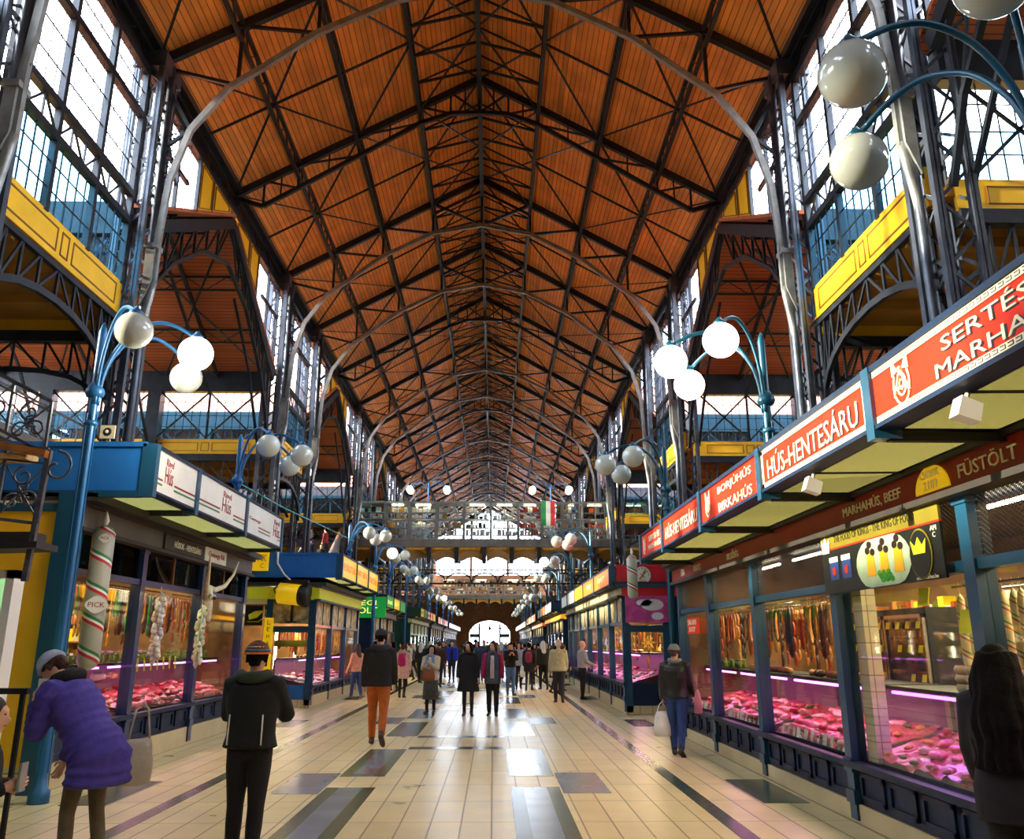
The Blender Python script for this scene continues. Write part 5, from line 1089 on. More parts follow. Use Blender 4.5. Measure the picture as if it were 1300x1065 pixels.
# double armed lamps standing on the bridge
for x, w in ((-3.7, 'left'), (4.3, 'right')):
    e = empty('bridge_lamp', (x, 57.3, 7.75), 'twin armed globe lamp standing on the %s half of the bridge' % w, 'lamp', 'globe lamps on the bridge', kind='thing')
    MB().lathe((0, 0, 0), [(.09, 0), (.09, .15), (.05, .2), (.045, 3.9), (.01, 4.0)], 10).build('post', LAMPBLUE, e)
    for s in (-1, 1):
        for q in (-.35, .35):
            MB().tube([(0, 0, 3.2), (s*.1, 0, 3.7), (s*.5, q*.5, 4.05), (s*.9, q, 3.95), (s*1.2, q, 3.7)], .025, 6).build('arm', LAMPBLUE, e); MB().ball((s*1.2, q, 3.5), .22, n=12, m=8).build('globe', GLOBEL, e)
# side galleries and the gallery in front of the end wall
for s in (-1, 1):
    e = empty('side_gallery', (s*14, 60, 0), 'upper gallery floor along the %s outer wall' % SIDE[s], 'gallery', kind='thing')
    part(MB().box(s*13.6, -7.5, 7.35, s*23.8, 127.5, 7.75), 'deck', STONE, e)
    m = MB(); m.bar((s*13.65, -7.5, 8.85), (s*13.65, 127.5, 8.85), .06); m.bar((s*13.65, -7.5, 7.85), (s*13.65, 127.5, 7.85), .04)
    for k in range(135): m.bar((s*13.65, -7.5+k, 7.75), (s*13.65, -7.5+k, 8.85), .03)
    part(m, 'railing', IRON3, e)
e = empty('end_gallery', (0, 121.5, 0), 'gallery with arched underside in front of the far end wall', 'gallery', kind='thing')
part(MB().box(-13, 121.9, 7.3, 13, 127.9, 7.75), 'deck', STONE, e); m = MB(); rail_panel(m, (-13, 121.95), (13, 121.95), 7.78, 8.9, 16); part(m, 'railing', IRON3, e)
m = MB(); o = MB()
for k in range(17):
    x = -13.6+k*1.7; m.box(x-.12, 121.95, 6.2, x+.12, 122.2, 7.3)
    if k < 16:
        for i in range(8):
            t0, t1 = i/8, (i+1)/8; zz = lambda t: 6.7+.35*math.sin(PI*t); o.prism([(x+.12+1.46*t0, 122, zz(t0)), (x+.12+1.46*t1, 122, zz(t1)), (x+.12+1.46*t1, 122, 7.3), (x+.12+1.46*t0, 122, 7.3)], (0, 1.5, 0))
part(m, 'bracket', IRON, e); part(o, 'ochre_vault', OCH, e)
for i in range(6): vitrine(-6.6+i*2.2, -4.5+i*2.2, 123.2, 7.75, 10.1, 'lit stall on the gallery before the end wall, %s from the left' % ['first', 'second', 'third', 'fourth', 'fifth', 'sixth'][i], 30+i, ['white_linen', 'cloth_ochre', 'cloth_black'])
# staircase up to the bridge on the left
e = empty('bridge_staircase', (-9.4, 45, 0), 'grey staircase with wooden handrails rising to the left end of the bridge', 'staircase', kind='thing')
m = MB(); x0, x1 = -10.5, -8.75; N = 34; ys, yn = 40.8, 54.5
for k in range(N): yy = ys+(yn-ys)*k/N; zz = .2+(7.55-.2)*(k+1)/N; m.box(x0, yy, zz-.22, x1, yy+(yn-ys)/N+.02, zz)
part(m, 'steps', STONE, e)
for x in (x0, x1):
    part(MB().prism([(x-.05, ys, -.0), (x-.05, yn, 7.2), (x-.05, yn, 8.35), (x-.05, ys, 1.15)], (.1, 0, 0)), 'side_panel', mat('stair_panel', '#7d7e7a', .5, var=.3, vscale=3), e)
    part(MB().bar((x, ys, 1.25), (x, yn, 8.45), .12, .07), 'handrail', WOOD, e)
for y in (47, 52): part(MB().box(x0+.2, y-.1, 0, x1-.2, y+.1, .2+(y-ys)/(yn-ys)*7.35-.2), 'support', IRON, e)
# ================================================================ near left: iron stair and lit display case
Y0 = 8.5
e = empty('iron_staircase', (-4.3, Y0, 0), 'wrought iron staircase with scrolled railings and wooden handrail at the left edge', 'staircase', kind='thing')
def slope_panel(m, xa, za, xb, zb, y, h, t=.03):
    m.bar((xa, y, za), (xb, y, zb), t, t, (0, 1, 0)); m.bar((xa, y, za+h), (xb, y, zb+h), t*1.3, t, (0, 1, 0)); m.bar((xa, y, za+h*.8), (xb, y, zb+h*.8), t*.6, t*.6, (0, 1, 0))
    n = max(1, round(abs(xb-xa)/.42))
    for k in range(n+1):
        q = k/n; x = xa+(xb-xa)*q; z = za+(zb-za)*q; m.bar((x, y, z), (x, y, z+h), t*.9, t*.9, (0, 1, 0))
        if k < n:
            xm = xa+(xb-xa)*(q+.5/n); zm = za+(zb-za)*(q+.5/n); X, Z = (1, 0, 0), (0, 0, 1); w = abs(xb-xa)/n
            for dx, dz, r, st, dr in ((-.2, .25, .22, 0, 1), (.2, .28, .22, PI, -1), (0, .6, .24, PI/2, 1), (.05, .45, .16, -1, -1)): m.scroll((xm+dx*w, y, zm+dz*h), X, Z, r*w*1.1, 1.25, .012, 14, st, dr)
            m.bar((xm-w*.5, y, zm+.05*h), (xm+w*.5, y, zm+h*.75), .014, .014, (0, 1, 0)); m.bar((xm+w*.5, y, zm+.0*h), (xm-w*.45, y, zm+h*.75), .014, .014, (0, 1, 0))
m = MB(); slope_panel(m, -3.80, 3.42, -6.6, 4.85, Y0, .52); part(m, 'upper_railing', IRON3, e)
m = MB(); slope_panel(m, -3.76, 2.74, -6.6, 3.06, Y0, .72); m.scroll((-3.66, Y0, 3.28), (1, 0, 0), (0, 0, 1), .17, 1.0, .014, 14, PI/2, -1); m.bar((-3.80, Y0, 2.2), (-3.75, Y0, 3.45), .05, .05); part(m, 'lower_railing', IRON3, e)
part(MB().bar((-3.74, Y0-.05, 3.40), (-6.6, Y0-.05, 3.95), .07, .10, (0, 1, 0)), 'handrail', WOOD, e, 'brown wooden handrail'); part(MB().box(-6.6, Y0-.04, 3.36, -3.95, Y0+.2, 3.42), 'tread', mat('pale_wood', '#c8a468', .5, var=.2), e)
part(MB().box(-6.7, Y0-.02, 2.56, -3.78, Y0+.25, 2.66).prism([(-3.68, Y0-.12, 2.5), (-6.7, Y0-.12, 2.42), (-6.7, Y0-.12, 2.52), (-3.68, Y0-.12, 2.56)], (0, .42, 0)), 'dark_canopy', DARK, e)
part(MB().box(-6.6, Y0-.05, 0, -6.45, Y0+.1, 4.8).box(-5.45, Y0, 0, -5.35, Y0+.1, 2.6), 'support_post', IRON, e)
e = empty('display_case', (-4.6, Y0+.3, 0), 'lit display case with a white frame standing under the iron stair', 'display case', kind='thing')
m = MB(); a, b, z0, z1 = -5.2, -3.98, .5, 2.32
for A in ((a, z0, a+.08, z1), (b-.08, z0, b, z1), (a, z0, b, z0+.08), (a, z1-.08, b, z1)): m.box(A[0], Y0+.15, A[1], A[2], Y0+.35, A[3])
part(m, 'frame', WHITE, e); part(MB().box(a+.08, Y0+.3, z0+.08, b-.08, Y0+.34, z1-.08), 'lit_panel', mat('lit_green_poster', '#9ac890', .4, emit=.7, var=.4, vscale=3), e); part(MB().box(a+.08, Y0+.2, z0+.08, b-.08, Y0+.205, z1-.08), 'pane', SHOPG, e); part(MB().box(a+.1, Y0+.18, 0, b-.1, Y0+.34, .5), 'base', BLACK, e)
e = empty('iron_barrier', (-3.3, 6.6, 0), 'low black iron barrier at the bottom left beside the purple coat', 'barrier', kind='thing')
m = MB(); m.bar((-3.9, 6.7, 1.32), (-2.72, 6.7, 1.32), .06, .04)
for x in (-3.85, -3.5, -3.15, -2.76): m.bar((x, 6.7, 0), (x, 6.7, 1.32), .03)
m.scroll((-3.3, 6.7, .5), (1, 0, 0), (0, 0, 1), .25, 1.5, .014); m.scroll((-2.95, 6.7, .35), (1, 0, 0), (0, 0, 1), .2, 1.5, .014, 14, PI, -1); m.bar((-3.9, 6.7, .15), (-2.72, 6.7, .15), .03)
part(m, 'rail', BLACK, e)
# ================================================================ PEOPLE
SKIN = mat('skin', '#d9a585', .5, var=.06, vscale=12); SKIN2 = mat('skin_tan', '#c08a66', .5)
def fabric(name, col, rough=.85, bump=.25): return mat(name, col, rough, var=.18, vscale=14, bump=bump, bscale=60)
HAIRB = mat('hair_dark', '#0d0807', .8, spec=.15, var=.4, vscale=40, bump=.5, bscale=90); HAIRBR = mat('hair_brown', '#3a2014', .7, var=.4, vscale=40, bump=.5, bscale=90); HAIRW = mat('hair_white', '#c9c6c0', .6, var=.2, vscale=40); EYE = mat('eye_dark', '#20140f', .3); LIP = mat('lips', '#a8504a', .5)
def fused(mb, voxel, name, m, root, smooth=3):
    """fuse overlapping volumes into one continuous skin"""
    me = mb.mesh('tmp'); o = bpy.data.objects.new('tmp', me); COL.objects.link(o)
    r = o.modifiers.new('r', 'REMESH'); r.mode = 'VOXEL'; r.voxel_size = voxel; r.use_smooth_shade = True
    s = o.modifiers.new('s', 'SMOOTH'); s.iterations = smooth; s.factor = .5
    dg = bpy.context.evaluated_depsgraph_get(); nm = bpy.data.meshes.new_from_object(o.evaluated_get(dg)); bpy.data.objects.remove(o); bpy.data.meshes.remove(me)
    nm.materials.clear(); nm.materials.append(m); nm.name = name
    nm.polygons.foreach_set('use_smooth', [True]*len(nm.polygons)); nm.polygons.foreach_set('material_index', [0]*len(nm.polygons))
    q = bpy.data.objects.new(name, nm); COL.objects.link(q); q.parent = root; return q
def person(x, y, rz, h, label, coat=('c_black', '#17181a'), trous=('t_dark', '#1b1c22'), legs=(0, 0), knees=(5, 5), arms=((5, 10, 8), (5, 10, 8)), coat_len=.5, bulk=1.0, hair='short', hairm=None, hat=None, skirt=None,
           scarf=None, lean=0, near=0, shoes=('s_black', '#121212'), hood=None, pack=None, turn=0, z=0, skin=None, quilt=0, flare=0, tilt=0, open_=None, sleeve=None, group=None, longhair=.25, face=True):
    """standing figure facing +y in its own space. legs: hip angles forward; arms: (forward swing, elbow, outward) left then right"""
    r = math.radians; k = h/1.7; e = empty('person', (x, y, z), label, 'person', group, rz, kind='thing'); sk = skin or SKIN; vx = (.014 if near > 1 else .02 if near else .032)*k
    hips = []; low = 9
    J = {}
    for i, s in enumerate((-1, 1)):
        a = r(legs[i]); b = a-r(knees[i]); hp = V((s*.088, 0, .90)); kn = hp+V((s*.005, math.sin(a), -math.cos(a)))*.425; an = kn+V((0, math.sin(b), -math.cos(b)))*.395
        J[i] = (hp, kn, an, b); low = min(low, an.z)
    dz = .08-low
    L = r(lean)
    def U(p):
        """upper body lean about the hips and a slight turn"""
        p = V(p)+V((0, 0, dz)); q = p-V((0, 0, .95+dz)); c, s_ = math.cos(L), math.sin(L)
        t = q.z; q = V((q.x, q.y*c+q.z*s_, -q.y*s_+q.z*c)); return q+V((0, 0, .95+dz))
    for i in J: hp, kn, an, b = J[i]; J[i] = (hp+V((0, 0, dz)), kn+V((0, 0, dz)), an+V((0, 0, dz)), b)
    K = lambda p: V(p)*k
    # ---- body
    B = MB()
    B.tube([K(U((0, 0, .86))), K(U((0, 0, .95))), K(U((0, .0, 1.08))), K(U((0, -.005, 1.25))), K(U((0, -.005, 1.38))), K(U((0, -.01, 1.44)))], [(.15*k, .10*k), (.155*k, .105*k), (.13*k, .095*k), (.16*k, .11*k), (.16*k, .085*k), (.06*k, .055*k)], 14, ref=(1, 0, 0))
    B.tube([K(U((0, -.01, 1.40))), K(U((0, .0, 1.47))), K(U((0, .012, 1.54)))], [.062*k, .054*k, .055*k], 10)
    hc = V((0, .018, 1.598)); T = r(turn)
    def Hd(p):
        p = V(p); p = V((p.x*math.cos(T)-p.y*math.sin(T), p.x*math.sin(T)+p.y*math.cos(T), p.z)); t = r(tilt); p = V((p.x, p.y*math.cos(t)-p.z*-math.sin(t), -p.y*math.sin(t)+p.z*math.cos(t))); return K(U(hc+p))
    prof = [(-.112, .028, .03, .030), (-.10, .042, .045, .022), (-.07, .058, .07, .010), (-.03, .068, .084, .0), (.01, .074, .092, -.003), (.045, .075, .094, -.006), (.075, .066, .082, -.01), (.098, .044, .055, -.012), (.108, .015, .02, -.012)]
    n = 16; vs = []; fs = []
    for (zz, rx, ry, oy) in prof:
        for j in range(n): a = 2*PI*j/n; vs.append(Hd((rx*math.cos(a), oy+ry*math.sin(a), zz)))
    for i in range(len(prof)-1):
        for j in range(n): fs.append((i*n+j, i*n+(j+1) % n, (i+1)*n+(j+1) % n, (i+1)*n+j))
    fs += [tuple(reversed(range(n))), tuple(range((len(prof)-1)*n, len(prof)*n))]; B.add(vs, fs, True)
    B.tube([Hd((0, .083, .025)), Hd((0, .094, -.005)), Hd((0, .106, -.03)), Hd((0, .088, -.042))], [.009*k, .012*k, .016*k, .012*k], 8)     # nose
    B.tube([Hd((-.05, .078, .032)), Hd((0, .09, .035)), Hd((.05, .078, .032))], .010*k, 6); B.tube([Hd((-.018, .083, -.062)), Hd((0, .088, -.062)), Hd((.018, .083, -.062))], .010*k, 6)
    for s in (-1, 1): B.tube([Hd((s*.072, -.01, .02)), Hd((s*.084, -.02, .005)), Hd((s*.075, -.005, -.03))], [.010*k, .014*k, .008*k], 6)
    A = {}
    for i, s in enumerate((-1, 1)):
        hp, kn, an, b = J[i]; B.tube([K(hp), K(hp.lerp(kn, .4)), K(kn), K(kn.lerp(an, .3)), K(an)], [.085*k, .075*k, .05*k, .052*k, .036*k], 10)
        sw, el, ab = arms[i]; sh = V((s*.172, -.005, 1.385)); d1 = V((s*math.sin(r(ab)), math.sin(r(sw))*math.cos(r(ab)), -math.cos(r(sw))*math.cos(r(ab)))); eb = sh+d1*.285
        a2 = r(sw+el); inn = r(ab)*.3-(.0 if el < 50 else r(28)); d2 = V((s*math.sin(inn), math.sin(a2)*math.cos(inn), -math.cos(a2)*math.cos(inn))); wr = eb+d2*.245
        A[i] = (sh, eb, wr, d2); B.tube([K(U(sh)), K(U(sh.lerp(eb, .5))), K(U(eb)), K(U(eb.lerp(wr, .35))), K(U(wr))], [.052*k, .044*k, .037*k, .036*k, .026*k], 8)
        # palm
        hd = d2; side = V((1, 0, 0)) if abs(hd.x) < .8 else V((0, 1, 0)); up = hd.cross(side).normalized(); pr = [K(U(wr-hd*.02)), K(U(wr+hd*.03)), K(U(wr+hd*.085))]
        B.tube(pr, [(.018*k, .024*k), (.017*k, .040*k), (.013*k, .040*k)], 8, ref=tuple(side))
    bo = fused(B, vx, 'body', sk, e, 2 if near > 1 else 1)
    # fingers joined to the body mesh
    F = MB()
    for i, s in enumerate((-1, 1)):
        sh, eb, wr, d2 = A[i]; side = V((1, 0, 0)) if abs(d2.x) < .8 else V((0, 1, 0)); ac = d2.cross(side).normalized(); cu = (-side*s)
        for q, (o, ln) in enumerate(((-.030, .066), (-.010, .078), (.010, .073), (.030, .058))):
            p = wr+d2*.075+ac*o*(1 if True else 1); c1 = p+d2*ln*.45; c2 = c1+(d2*.85+cu*.5).normalized()*ln*.33; c3 = c2+(d2*.5+cu*.85).normalized()*ln*.3
            F.tube([K(U(p)), K(U(c1)), K(U(c2)), K(U(c3))], [.0095*k, .0088*k, .008*k, .006*k], 6)
        fw = ac if ac.dot(V((0, 1, 0)))+ac.dot(V((0, 0, 1)))*.3 > 0 else -ac
        p = wr+d2*.02+fw*.022; F.tube([K(U(p)), K(U(p+d2*.028+fw*.022+cu*.008)), K(U(p+d2*.055+fw*.026+cu*.018))], [.012*k, .0105*k, .008*k], 6)
    me = bo.data; o_ = len(me.vertices)
    fm = F.mesh('f'); import bmesh
    bm = bmesh.new(); bm.from_mesh(me); bm.from_mesh(fm); bm.to_mesh(me); bm.free(); bpy.data.meshes.remove(fm); me.polygons.foreach_set('use_smooth', [True]*len(me.polygons))
    if face and near >= 0:
        for s in (-1, 1): MB().ball(Hd((s*.03, .080, .012)), .011*k, .008*k, .007*k, 8, 5).build('eye', EYE, e)
        MB().tube([Hd((-.022, .082, -.062)), Hd((0, .091, -.06)), Hd((.022, .082, -.062))], [.003*k, .006*k, .003*k], 6).build('mouth', LIP, e)
    # ---- trousers / tights
    Tm = fabric(*trous); T_ = MB()
    T_.tube([K(U((0, 0, 1.02))), K(U((0, -.005, .95))), K(V((0, -.012, .88+dz))), K(V((0, -.005, .83+dz)))], [(.15*k, .105*k), (.168*k, .118*k), (.17*k, .118*k), (.10*k, .08*k)], 14, ref=(1, 0, 0))
    tight = skirt is not None or coat_len < .42
    for i, s in enumerate((-1, 1)):
        hp, kn, an, b = J[i]; w = .8 if tight else 1; an2 = an.lerp(kn, .02)
        T_.tube([K(hp+V((0, 0, .02))), K(hp.lerp(kn, .35)), K(hp.lerp(kn, .75)), K(kn), K(kn.lerp(an, .35)), K(kn.lerp(an, .75)), K(an2)], [.10*k, .096*k*w, .078*k*w, .067*k*w, .066*k*w, .056*k*w, .052*k*w], 12)
    fused(T_, vx, 'trousers' if not tight else 'tights', Tm, e, 2)
    # ---- shoes
    Sm = mat(*shoes, .4)
    for i, s in enumerate((-1, 1)):
        hp, kn, an, b = J[i]; pit = min(0, b*1.0) if b < -.25 else 0; c, s_ = math.cos(pit), math.sin(pit)
        f = lambda p: K(an+V((p[0]+s*p[1]*.15, p[1]*c-p[2]*s_*1, p[1]*s_+p[2]*c)))
        S_ = MB(); S_.tube([f((0, -.075, -.045)), f((0, -.05, -.035)), f((0, .02, -.035)), f((0, .10, -.052)), f((0, .165, -.062)), f((0, .185, -.068))], [(.025*k, .025*k), (.04*k, .045*k), (.043*k, .045*k), (.047*k, .03*k), (.036*k, .02*k), (.012*k, .01*k)], 12, ref=(1, 0, 0))
        S_.tube([f((0, -.02, -.03)), f((0, -.01, .06)), f((0, -.01, .12 if 'boot' in shoes[0] else .07))], [.045*k, .046*k, .045*k], 10); fused(S_, min(vx, .016*k), 'shoe', Sm, e, 1)
    # ---- coat
    if coat:
        Cm = fabric(*coat) if 'leather' not in coat[0] else mat(coat[0], coat[1], .35, var=.3, vscale=10, bump=.5, bscale=18); C_ = MB(); zt = coat_len*1.7; bk = bulk; rings = []
        zs = [zt] + [z0 for z0 in (.62, .72, .82, .9, 1.0, 1.1, 1.2, 1.3, 1.37) if z0 > zt+.04]+[1.41, 1.445, 1.47]
        if quilt: zs = sorted(set([zt+.0]+[zt+i*(1.38-zt)/22 for i in range(23)]+[1.41, 1.445, 1.47]))
        pts = []; rr = []
        for j, z0 in enumerate(zs):
            if z0 > 1.4: a_, b_2 = {1.41: (.135, .095), 1.445: (.085, .08), 1.47: (.068, .068)}[z0]
            else:
                t = (z0-zt)/(1.38-zt); a_ = (.195 if z0 < .98 else .172 if z0 < 1.15 else .19)+max(0, (.95-z0))*flare; b_2 = a_*.70
                if z0 > 1.33: a_ = .18; b_2 = .12
                if quilt: q = 1.07 if j % 2 else .965; a_ *= q; b_2 *= q
            bb = bk if z0 < 1.4 else 1; p = (0, -.008, z0); pts.append(K(U(p)) if z0 > .8 else K(U((0, -.008-.3*math.sin(L)*(0), .8)) + V((0, 0, z0-.8)))); rr.append((a_*bb*k, b_2*bb*k))
        C_.tube(pts, rr, 20, ref=(1, 0, 0))
        for i, s in enumerate((-1, 1)):
            sh, eb, wr, d2 = A[i]; q = lambda t: 1.0
            ps = [K(U(sh+V((-s*.05, 0, .0)))), K(U(sh)), K(U(sh.lerp(eb, .5))), K(U(eb)), K(U(eb.lerp(wr, .5))), K(U(wr+d2*.0))]; rs = [.075*k*bk, .078*k*bk, .068*k*bk, .062*k*bk, .055*k*bk, .046*k*bk]
            if quilt:
                p2 = []; r2 = []
                for a1, b1, c1, c2 in zip(ps[1:], ps[2:], rs[1:], rs[2:]):
                    for t in range(4): p2.append(a1.lerp(b1, t/4)); r2.append((c1+(c2-c1)*t/4)*(1.06 if t % 2 else .97))
                ps, rs = [ps[0]]+p2+[ps[-1]], [rs[0]]+r2+[rs[-1]]
            if sleeve is None: C_.tube(ps, rs, 12)
            else: fused(MB().tube(ps, rs, 12), vx, 'sleeve', fabric(*sleeve), e, 1)
        fused(C_, vx*.9 if quilt else vx, 'coat' if coat_len < .45 else 'jacket', Cm, e, 1 if quilt else 2)
        if open_:
            m = MB(); m.tube([K(U((0, .115*bk, 1.38))), K(U((0, .138*bk, 1.2))), K(U((0, .132*bk, 1.0))), K(U((0, .135*bk, .86)))], [(.045*k, .012*k), (.05*k, .012*k), (.05*k, .012*k), (.05*k, .012*k)], 10, ref=(1, 0, 0)); m.build('shirt_front', fabric(*open_), e)
    if skirt:
        (sn, sc), zl = skirt; m = MB(); m.tube([K(U((0, 0, 1.0))), K(V((0, 0, .9+dz))), K(V((0, 0, .7+dz))), K(V((0, 0, zl+dz)))], [(.15*k, .11*k), (.18*k, .13*k), (.20*k, .16*k), (.22*k, .19*k)], 20, ref=(1, 0, 0)); m.build('skirt', fabric(sn, sc), e)
    if scarf:
        m = MB(); ps = [K(U((.085*math.cos(a), .005+.085*math.sin(a), 1.455+.012*math.sin(2*a)))) for a in [2*PI*i/14 for i in range(15)]]; m.tube(ps, .04*k, 8)
        if len(scarf) > 2: m.tube([K(U((.07, .09, 1.44))), K(U((.10, .14*bulk, 1.25))), K(U((.11, .145*bulk, 1.0)))], [(.05*k, .02*k)]*3, 8, ref=(1, 0, 0)).tube([K(U((-.07, .09, 1.44))), K(U((-.10, .14*bulk, 1.25))), K(U((-.11, .145*bulk, 1.05)))], [(.05*k, .02*k)]*3, 8, ref=(1, 0, 0))
        fused(m, vx, 'scarf', fabric(scarf[0], scarf[1]), e, 1)
    hm = hairm or HAIRB
    if hair and hair != 'bald':
        m = MB(); m.ball((0, 0, 0), 1, 1, 1, 14, 10); vs2 = [Hd((p[0]*.092, -.020+p[1]*.099, .042+p[2]*.092)) for p in m.v]; m.v = [tuple(p) for p in vs2]
        m.tube([Hd((-.078, -.015, .03)), Hd((-.08, -.03, -.05))], [.02*k, .012*k], 8).tube([Hd((.078, -.015, .03)), Hd((.08, -.03, -.05))], [.02*k, .012*k], 8).tube([Hd((0, -.07, .0)), Hd((0, -.07, -.07))], [.06*k, .045*k], 10)
        if hair == 'long' and longhair > .5:
            for q in range(9):
                a = PI*(.95+1.1*q/8); cx, cy = math.cos(a), math.sin(a); pts = []; rd = []
                for t in range(9):
                    f_ = t/8; pts.append(K(U(hc+V((cx*(.07+.09*min(1, f_*1.6))+.012*math.sin(t*1.9+q), -.02+cy*(.07+.12*min(1, f_*1.5))+.01*math.cos(t*2.3+q), .07-f_*(longhair+.12)))))); rd.append((.036+.018*math.sin(PI*min(1, f_+.25)))*k)
                m.tube(pts, rd, 8)
        elif hair in ('long', 'bob'):
            ln = longhair if hair == 'long' else .10
            m.tube([Hd((0, -.055, .05)), Hd((0, -.065, -.05)), K(U(hc+V((0, -.085, -.14)))), K(U(hc+V((0, -.125*bulk, -.12-ln*.6)))), K(U(hc+V((0, -.135*bulk, -.12-ln))))], [(.085*k, .06*k), (.095*k, .055*k), (.10*k, .05*k), (.10*k, .04*k), (.06*k, .02*k)], 14, ref=(1, 0, 0))
            for s in (-1, 1): m.tube([Hd((s*.062, .045, .075)), Hd((s*.084, .03, .01)), Hd((s*.088, .02, -.05)), K(U(hc+V((s*.09, .0, -.14)))), K(U(hc+V((s*.10, .0, -.14-ln*.4))))], [.02*k, .024*k, .026*k, .028*k, .012*k], 8)
        fused(m, vx*.8, 'hair', hm, e, 1)
    if hat:
        kind, nm, c = hat; m = MB(); m.ball((0, 0, 0), 1, 1, 1, 16, 10); m.v = [tuple(Hd((p[0]*.096, -.015+p[1]*.108, .048+max(p[2], -.25)*.085))) for p in m.v]
        ps = [Hd((.092*math.cos(a), -.015+.104*math.sin(a), .035)) for a in [2*PI*i/18 for i in range(19)]]; m.tube(ps, .016*k, 6); o = fused(m, vx*.8, 'hat', fabric(nm, c), e, 1)
        if kind == 'pattern':
            for j, (zz, cc) in enumerate(((.03, '#e07a2a'), (.055, '#3a8aa0'), (.08, '#d8c89a'), (.103, '#7a2a20'))):
                q = [Hd(((.104-.018*j*j*.35)*math.cos(a), -.015+(.116-.018*j*j*.35)*math.sin(a), zz)) for a in [2*PI*i/18 for i in range(19)]]; MB().tube(q, .008*k, 6).build('knit_band', fabric('knit%d' % j, cc), o)
    if hood:
        m = MB(); ps = [K(U((.11*math.cos(a), -.03+.10*math.sin(a), 1.46+.02*math.sin(a)))) for a in [PI*(.9+1.2*i/12) for i in range(13)]]; m.tube(ps, [.03*k]+[.05*k]*11+[.03*k], 8); fused(m, vx, 'hood', fabric(*hood), e, 1)
    if pack:
        m = MB(); m.tube([K(U((0, -.19*bulk, 1.0))), K(U((0, -.20*bulk, 1.05))), K(U((0, -.205*bulk, 1.25))), K(U((0, -.19*bulk, 1.37))), K(U((0, -.17*bulk, 1.40)))], [(.06*k, .03*k), (.13*k, .075*k), (.135*k, .08*k), (.11*k, .06*k), (.04*k, .02*k)], 14, ref=(1, 0, 0))
        o = m.build('backpack', fabric(*pack), e)
        for s in (-1, 1): MB().tube([K(U((s*.09, -.13*bulk, 1.36))), K(U((s*.10, -.02, 1.47))), K(U((s*.10, .12*bulk, 1.34))), K(U((s*.12, .08*bulk, 1.12)))], .016*k, 6).build('strap', BLACK, o)
    J['A'] = {i: Matrix.Rotation(rz, 3, 'Z') @ (K(U(A[i][2]+A[i][3]*.08)))+V((x, y, z)) for i in (0, 1)}
    J['root'] = e; return J
def bag(loc, w, d, h, col, label, strap=.2, rz=0, soft=.12, kind='handbag'):
    e = empty(kind, loc, label, 'bag', None, rz, kind='thing'); m = MB(); rr = random.Random(3)
    m.tube([(0, 0, -strap-h), (0, 0, -strap-h*.96), (0, 0, -strap-h*.6), (0, 0, -strap-h*.2), (0, 0, -strap)], [(w*.35, d*.5), (w*.5, d*.62), (w*.54, d*.6), (w*.48, d*.4), (w*.40, d*.16)], 16, ref=(1, 0, 0)); m.build('bag_body', col, e)
    if strap > .02: MB().tube([(-w*.35, 0, -strap-.01), (-w*.2, 0, -.05), (0, 0, 0), (w*.2, 0, -.05), (w*.35, 0, -strap-.01)], .008, 6).build('handle', col, e)
    return e
W180 = PI
PURPLE = ('purple_quilted', '#4a3f9a'); PLASTIC = mat('white_plastic_bag', '#e8ecee', .3, var=.1, vscale=10, bump=.6, bscale=14)
# 1 bending woman in purple, phone at the cheek
p1 = person(-2.36, 7.0, PI/2-.25, 1.72, 'person in a purple quilted coat bending forward in front of the yellow wall', PURPLE, ('t_olive', '#6a5f48'), (8, -6), (12, 6), ((48, 140, 8), (35, 30, 5)), .37, 1.22, 'short', HAIRBR, ('beret', 'h_pale', '#a9b4cc'), lean=38, near=2, quilt=1, hood=('fur_black', '#141416'), flare=.1, tilt=12)
e = empty('mobile_phone', p1['A'][0]+V((.03, .0, .05)), 'small pale phone held to the ear of the person in purple', 'phone', None, kind='thing'); MB().box(-.03, -.006, -.06, .03, .006, .06).build('case', WHITE, e); MB().box(-.026, .006, -.055, .026, .008, .055).build('screen', BLACK, e)
bag((-2.06, 7.12, 1.22), .22, .09, .32, mat('canvas', '#b9b5a4', .8, var=.1, bump=.3), 'pale canvas shoulder bag hanging behind the purple coat', .26, .6, kind='tote_bag')
# 2 man in black with a knitted cap
p2 = person(-1.30, 7.4, -.08, 1.64, 'person in a black padded jacket and patterned knit cap seen from behind', ('c_black_green', '#131816'), ('t_black', '#101114'), (2, -3), (4, 4), ((28, 62, 14), (28, 62, 14)), .53, 1.16, 'short', HAIRB, ('pattern', 'h_knit', '#6a3a22'), near=2, hood=('hood_green', '#2a3a2a'), quilt=0)
for sx in (-.13, .13): MB().tube([(sx, -.145, 1.12), (sx*1.02, -.155, .9)], .006, 5).build('piping', WHITE, p2['root'])
# 3 orange trousers
person(-1.36, 15.9, .05, 1.87, 'person in rust orange trousers and black jacket walking away', ('c_black', '#15161a'), ('t_rust', '#a8561c'), (12, -16), (4, 22), ((-8, 15, 9), (10, 22, 9)), .51, 1.08, 'short', HAIRB, ('beanie', 'h_dark', '#1f2126'), near=2, hood=('hood_grey', '#2c2c3a'), shoes=('s_brown', '#2c1c14'))
